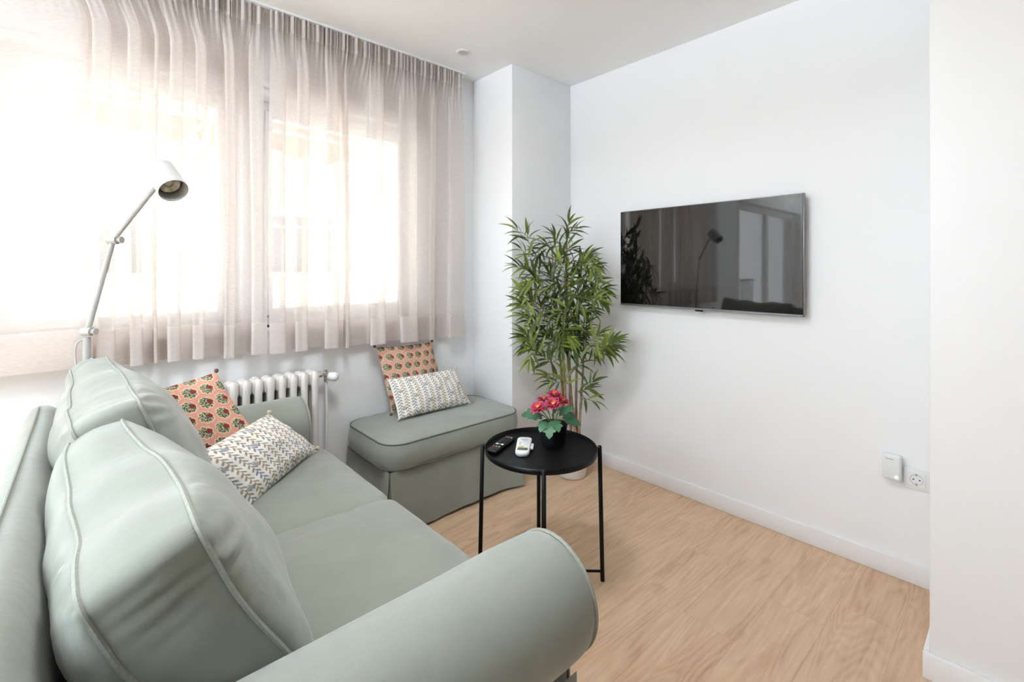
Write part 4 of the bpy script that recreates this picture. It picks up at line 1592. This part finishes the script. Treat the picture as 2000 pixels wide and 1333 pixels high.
spray = [
    (1103, 440, 72, 8), (1115, 452, 30, 7), (1100, 470, 100, 6), (1076, 462, 125, 7), (1062, 478, 165, 6), (1112, 490, -10, 6), (1090, 500, 60, 6),
    (1004, 456, 140, 6), (1024, 462, 100, 6), (1012, 490, 135, 6), (1040, 500, 110, 6), (1005, 522, 165, 8), (1030, 530, 150, 7), (1022, 548, 190, 6),
    (1142, 502, 25, 8), (1150, 520, -5, 8), (1130, 512, 60, 6), (1155, 548, 20, 8), (1165, 562, 5, 8), (1158, 580, -15, 8), (1140, 540, 40, 7),
    (1012, 568, 160, 8), (1014, 590, 180, 9), (1030, 575, 130, 7), (1040, 610, 200, 7), (1028, 622, 165, 8), (1050, 560, 120, 7), (1070, 540, 90, 7), (1095, 530, 80, 7), (1115, 535, 50, 7),
    (1062, 585, 140, 7), (1085, 570, 100, 7), (1105, 560, 60, 7), (1120, 575, 30, 7), (1135, 570, 15, 7), (1075, 610, 170, 7), (1100, 600, 30, 7), (1125, 605, -10, 8), (1145, 605, -30, 8), (1060, 635, 210, 7),
    (1018, 652, 175, 9), (1030, 668, 195, 8), (1045, 650, 160, 7), (1085, 640, 240, 7), (1110, 640, -60, 7), (1130, 640, -20, 7), (1160, 645, 40, 8), (1178, 655, 25, 8), (1185, 665, 0, 7), (1170, 672, -25, 8), (1150, 680, -60, 7),
    (1055, 690, 140, 7), (1085, 670, 260, 6), (1115, 680, -50, 6), (1062, 725, 160, 8), (1075, 745, 180, 6), (1150, 735, 45, 7), (1140, 755, 10, 6), (1095, 720, 100, 5), (1130, 705, 30, 5), (1080, 770, 150, 4), (1150, 770, -15, 4),
    (1075, 560, 200, 7), (1110, 585, 250, 6), (1090, 620, 100, 6), (1050, 600, 90, 6), (1125, 555, 100, 6), (1140, 625, 60, 6), (1065, 655, 120, 6), (1100, 660, 80, 6), (1120, 660, 20, 6), (1035, 640, 130, 6),
]
for _ in range(36):
    py_ = rnd.uniform(500, 690)
    hw_ = lerp(55, 85, sstep(480, 580, py_))
    px_ = 1092 + rnd.uniform(-hw_, hw_)
    spray.append((px_, py_, (0 if px_ > 1092 else 180) + rnd.uniform(-75, 75), 6))
blades = []
tw = MB()
for (px, py, ang_, nb) in spray:
    a, z = az(px, py)
    depth = -0.06 - 0.10*rnd.random() + 0.10*(rnd.random()-0.5)
    if a < -0.20:
        depth -= 0.15*min(1.0, (-a-0.20)/0.2)
    if a > 0.10:
        depth -= 0.08
    tip = bpt(a*0.97, depth, z)
    th = R(ang_)
    out = (rv*math.cos(th) + Vector((0, 0, 1))*math.sin(th) + fv*rnd.uniform(-0.55, 0.25)).normalized()
    # twig from the nearest cane
    best = None
    for P_ in canes:
        for q_ in P_[5:]:
            dz = tip.z - q_.z
            cost = (q_-tip).length + (0.4 if dz < 0.04 else 0)
            if best is None or cost < best[0]:
                best = (cost, q_)
    root_ = best[1]
    st = tip - out*0.055
    tpath = catmull([root_, root_.lerp(st, 0.55) + Vector((0, 0, 0.015)), st, tip], 4)
    tw.tube(tpath, [lerp(0.0028, 0.0012, i/(len(tpath)-1)) for i in range(len(tpath))], 5)
    for k in range(nb):
        t_ = k/max(1, nb-1)
        basep = st.lerp(tip, min(1.0, t_*1.15))
        sidev = out.cross(fv).normalized()
        sg = 1 if k % 2 else -1
        spread = lerp(1.15, 0.12, t_) * sg + rnd.uniform(-0.2, 0.2)
        dv = (out*math.cos(spread) + sidev*math.sin(spread) + fv*rnd.uniform(-0.45, 0.30) + Vector((0, 0, -0.06))).normalized()
        L_ = rnd.uniform(0.075, 0.125)
        for _ in range(8):
            tp = basep + dv*L_
            bad = tp.x > TVX-0.02 or (tp.y > 2.065 and tp.x > 1.86) or (tp.x > 1.85 and basep.y > 2.065) or tp.y > 2.40
            if tp.x > 2.33 and 0.66 < tp.y < 1.665 and 1.0 < tp.z < 1.6:
                bad = True
            if not bad:
                break
            dv = (dv - fv*0.35).normalized()
        nv = (Vector((0, 0, 1)) - fv*rnd.uniform(0.2, 0.9) + rv*rnd.uniform(-0.4, 0.4))
        yv = nv.cross(dv)
        if yv.length < 1e-3:
            yv = rv.copy()
        yv.normalize()
        zv2 = dv.cross(yv)
        mt = Matrix.Identity(4)
        bs_ = basep - Vector(bam.location)
        for i in range(3):
            mt[i][0], mt[i][1], mt[i][2], mt[i][3] = dv[i]*L_, yv[i]*L_, zv2[i]*L_, bs_[i]
        blades.append((depth - 0.02*rnd.random(), mt, rnd.randrange(4)))
tw.build('twigs', M_twig, bam)['kind'] = 'stuff'
blades.sort(key=lambda b_: b_[0])
for (_, mt, si) in blades[:296]:
    o = bpy.data.objects.new('leaf', leaf_me[si])
    o.parent = bam
    o.matrix_basis = mt
    C.objects.link(o)
fol = MB()
for (_, mt, si) in blades[296:]:
    me = leaf_me[si]
    fol.add([mt @ v_.co + Vector(bam.location) for v_ in me.vertices], [tuple(p.vertices) for p in me.polygons])
fo = fol.build('foliage', M_bleaf, bam, ang=180)
fo['kind'] = 'stuff'
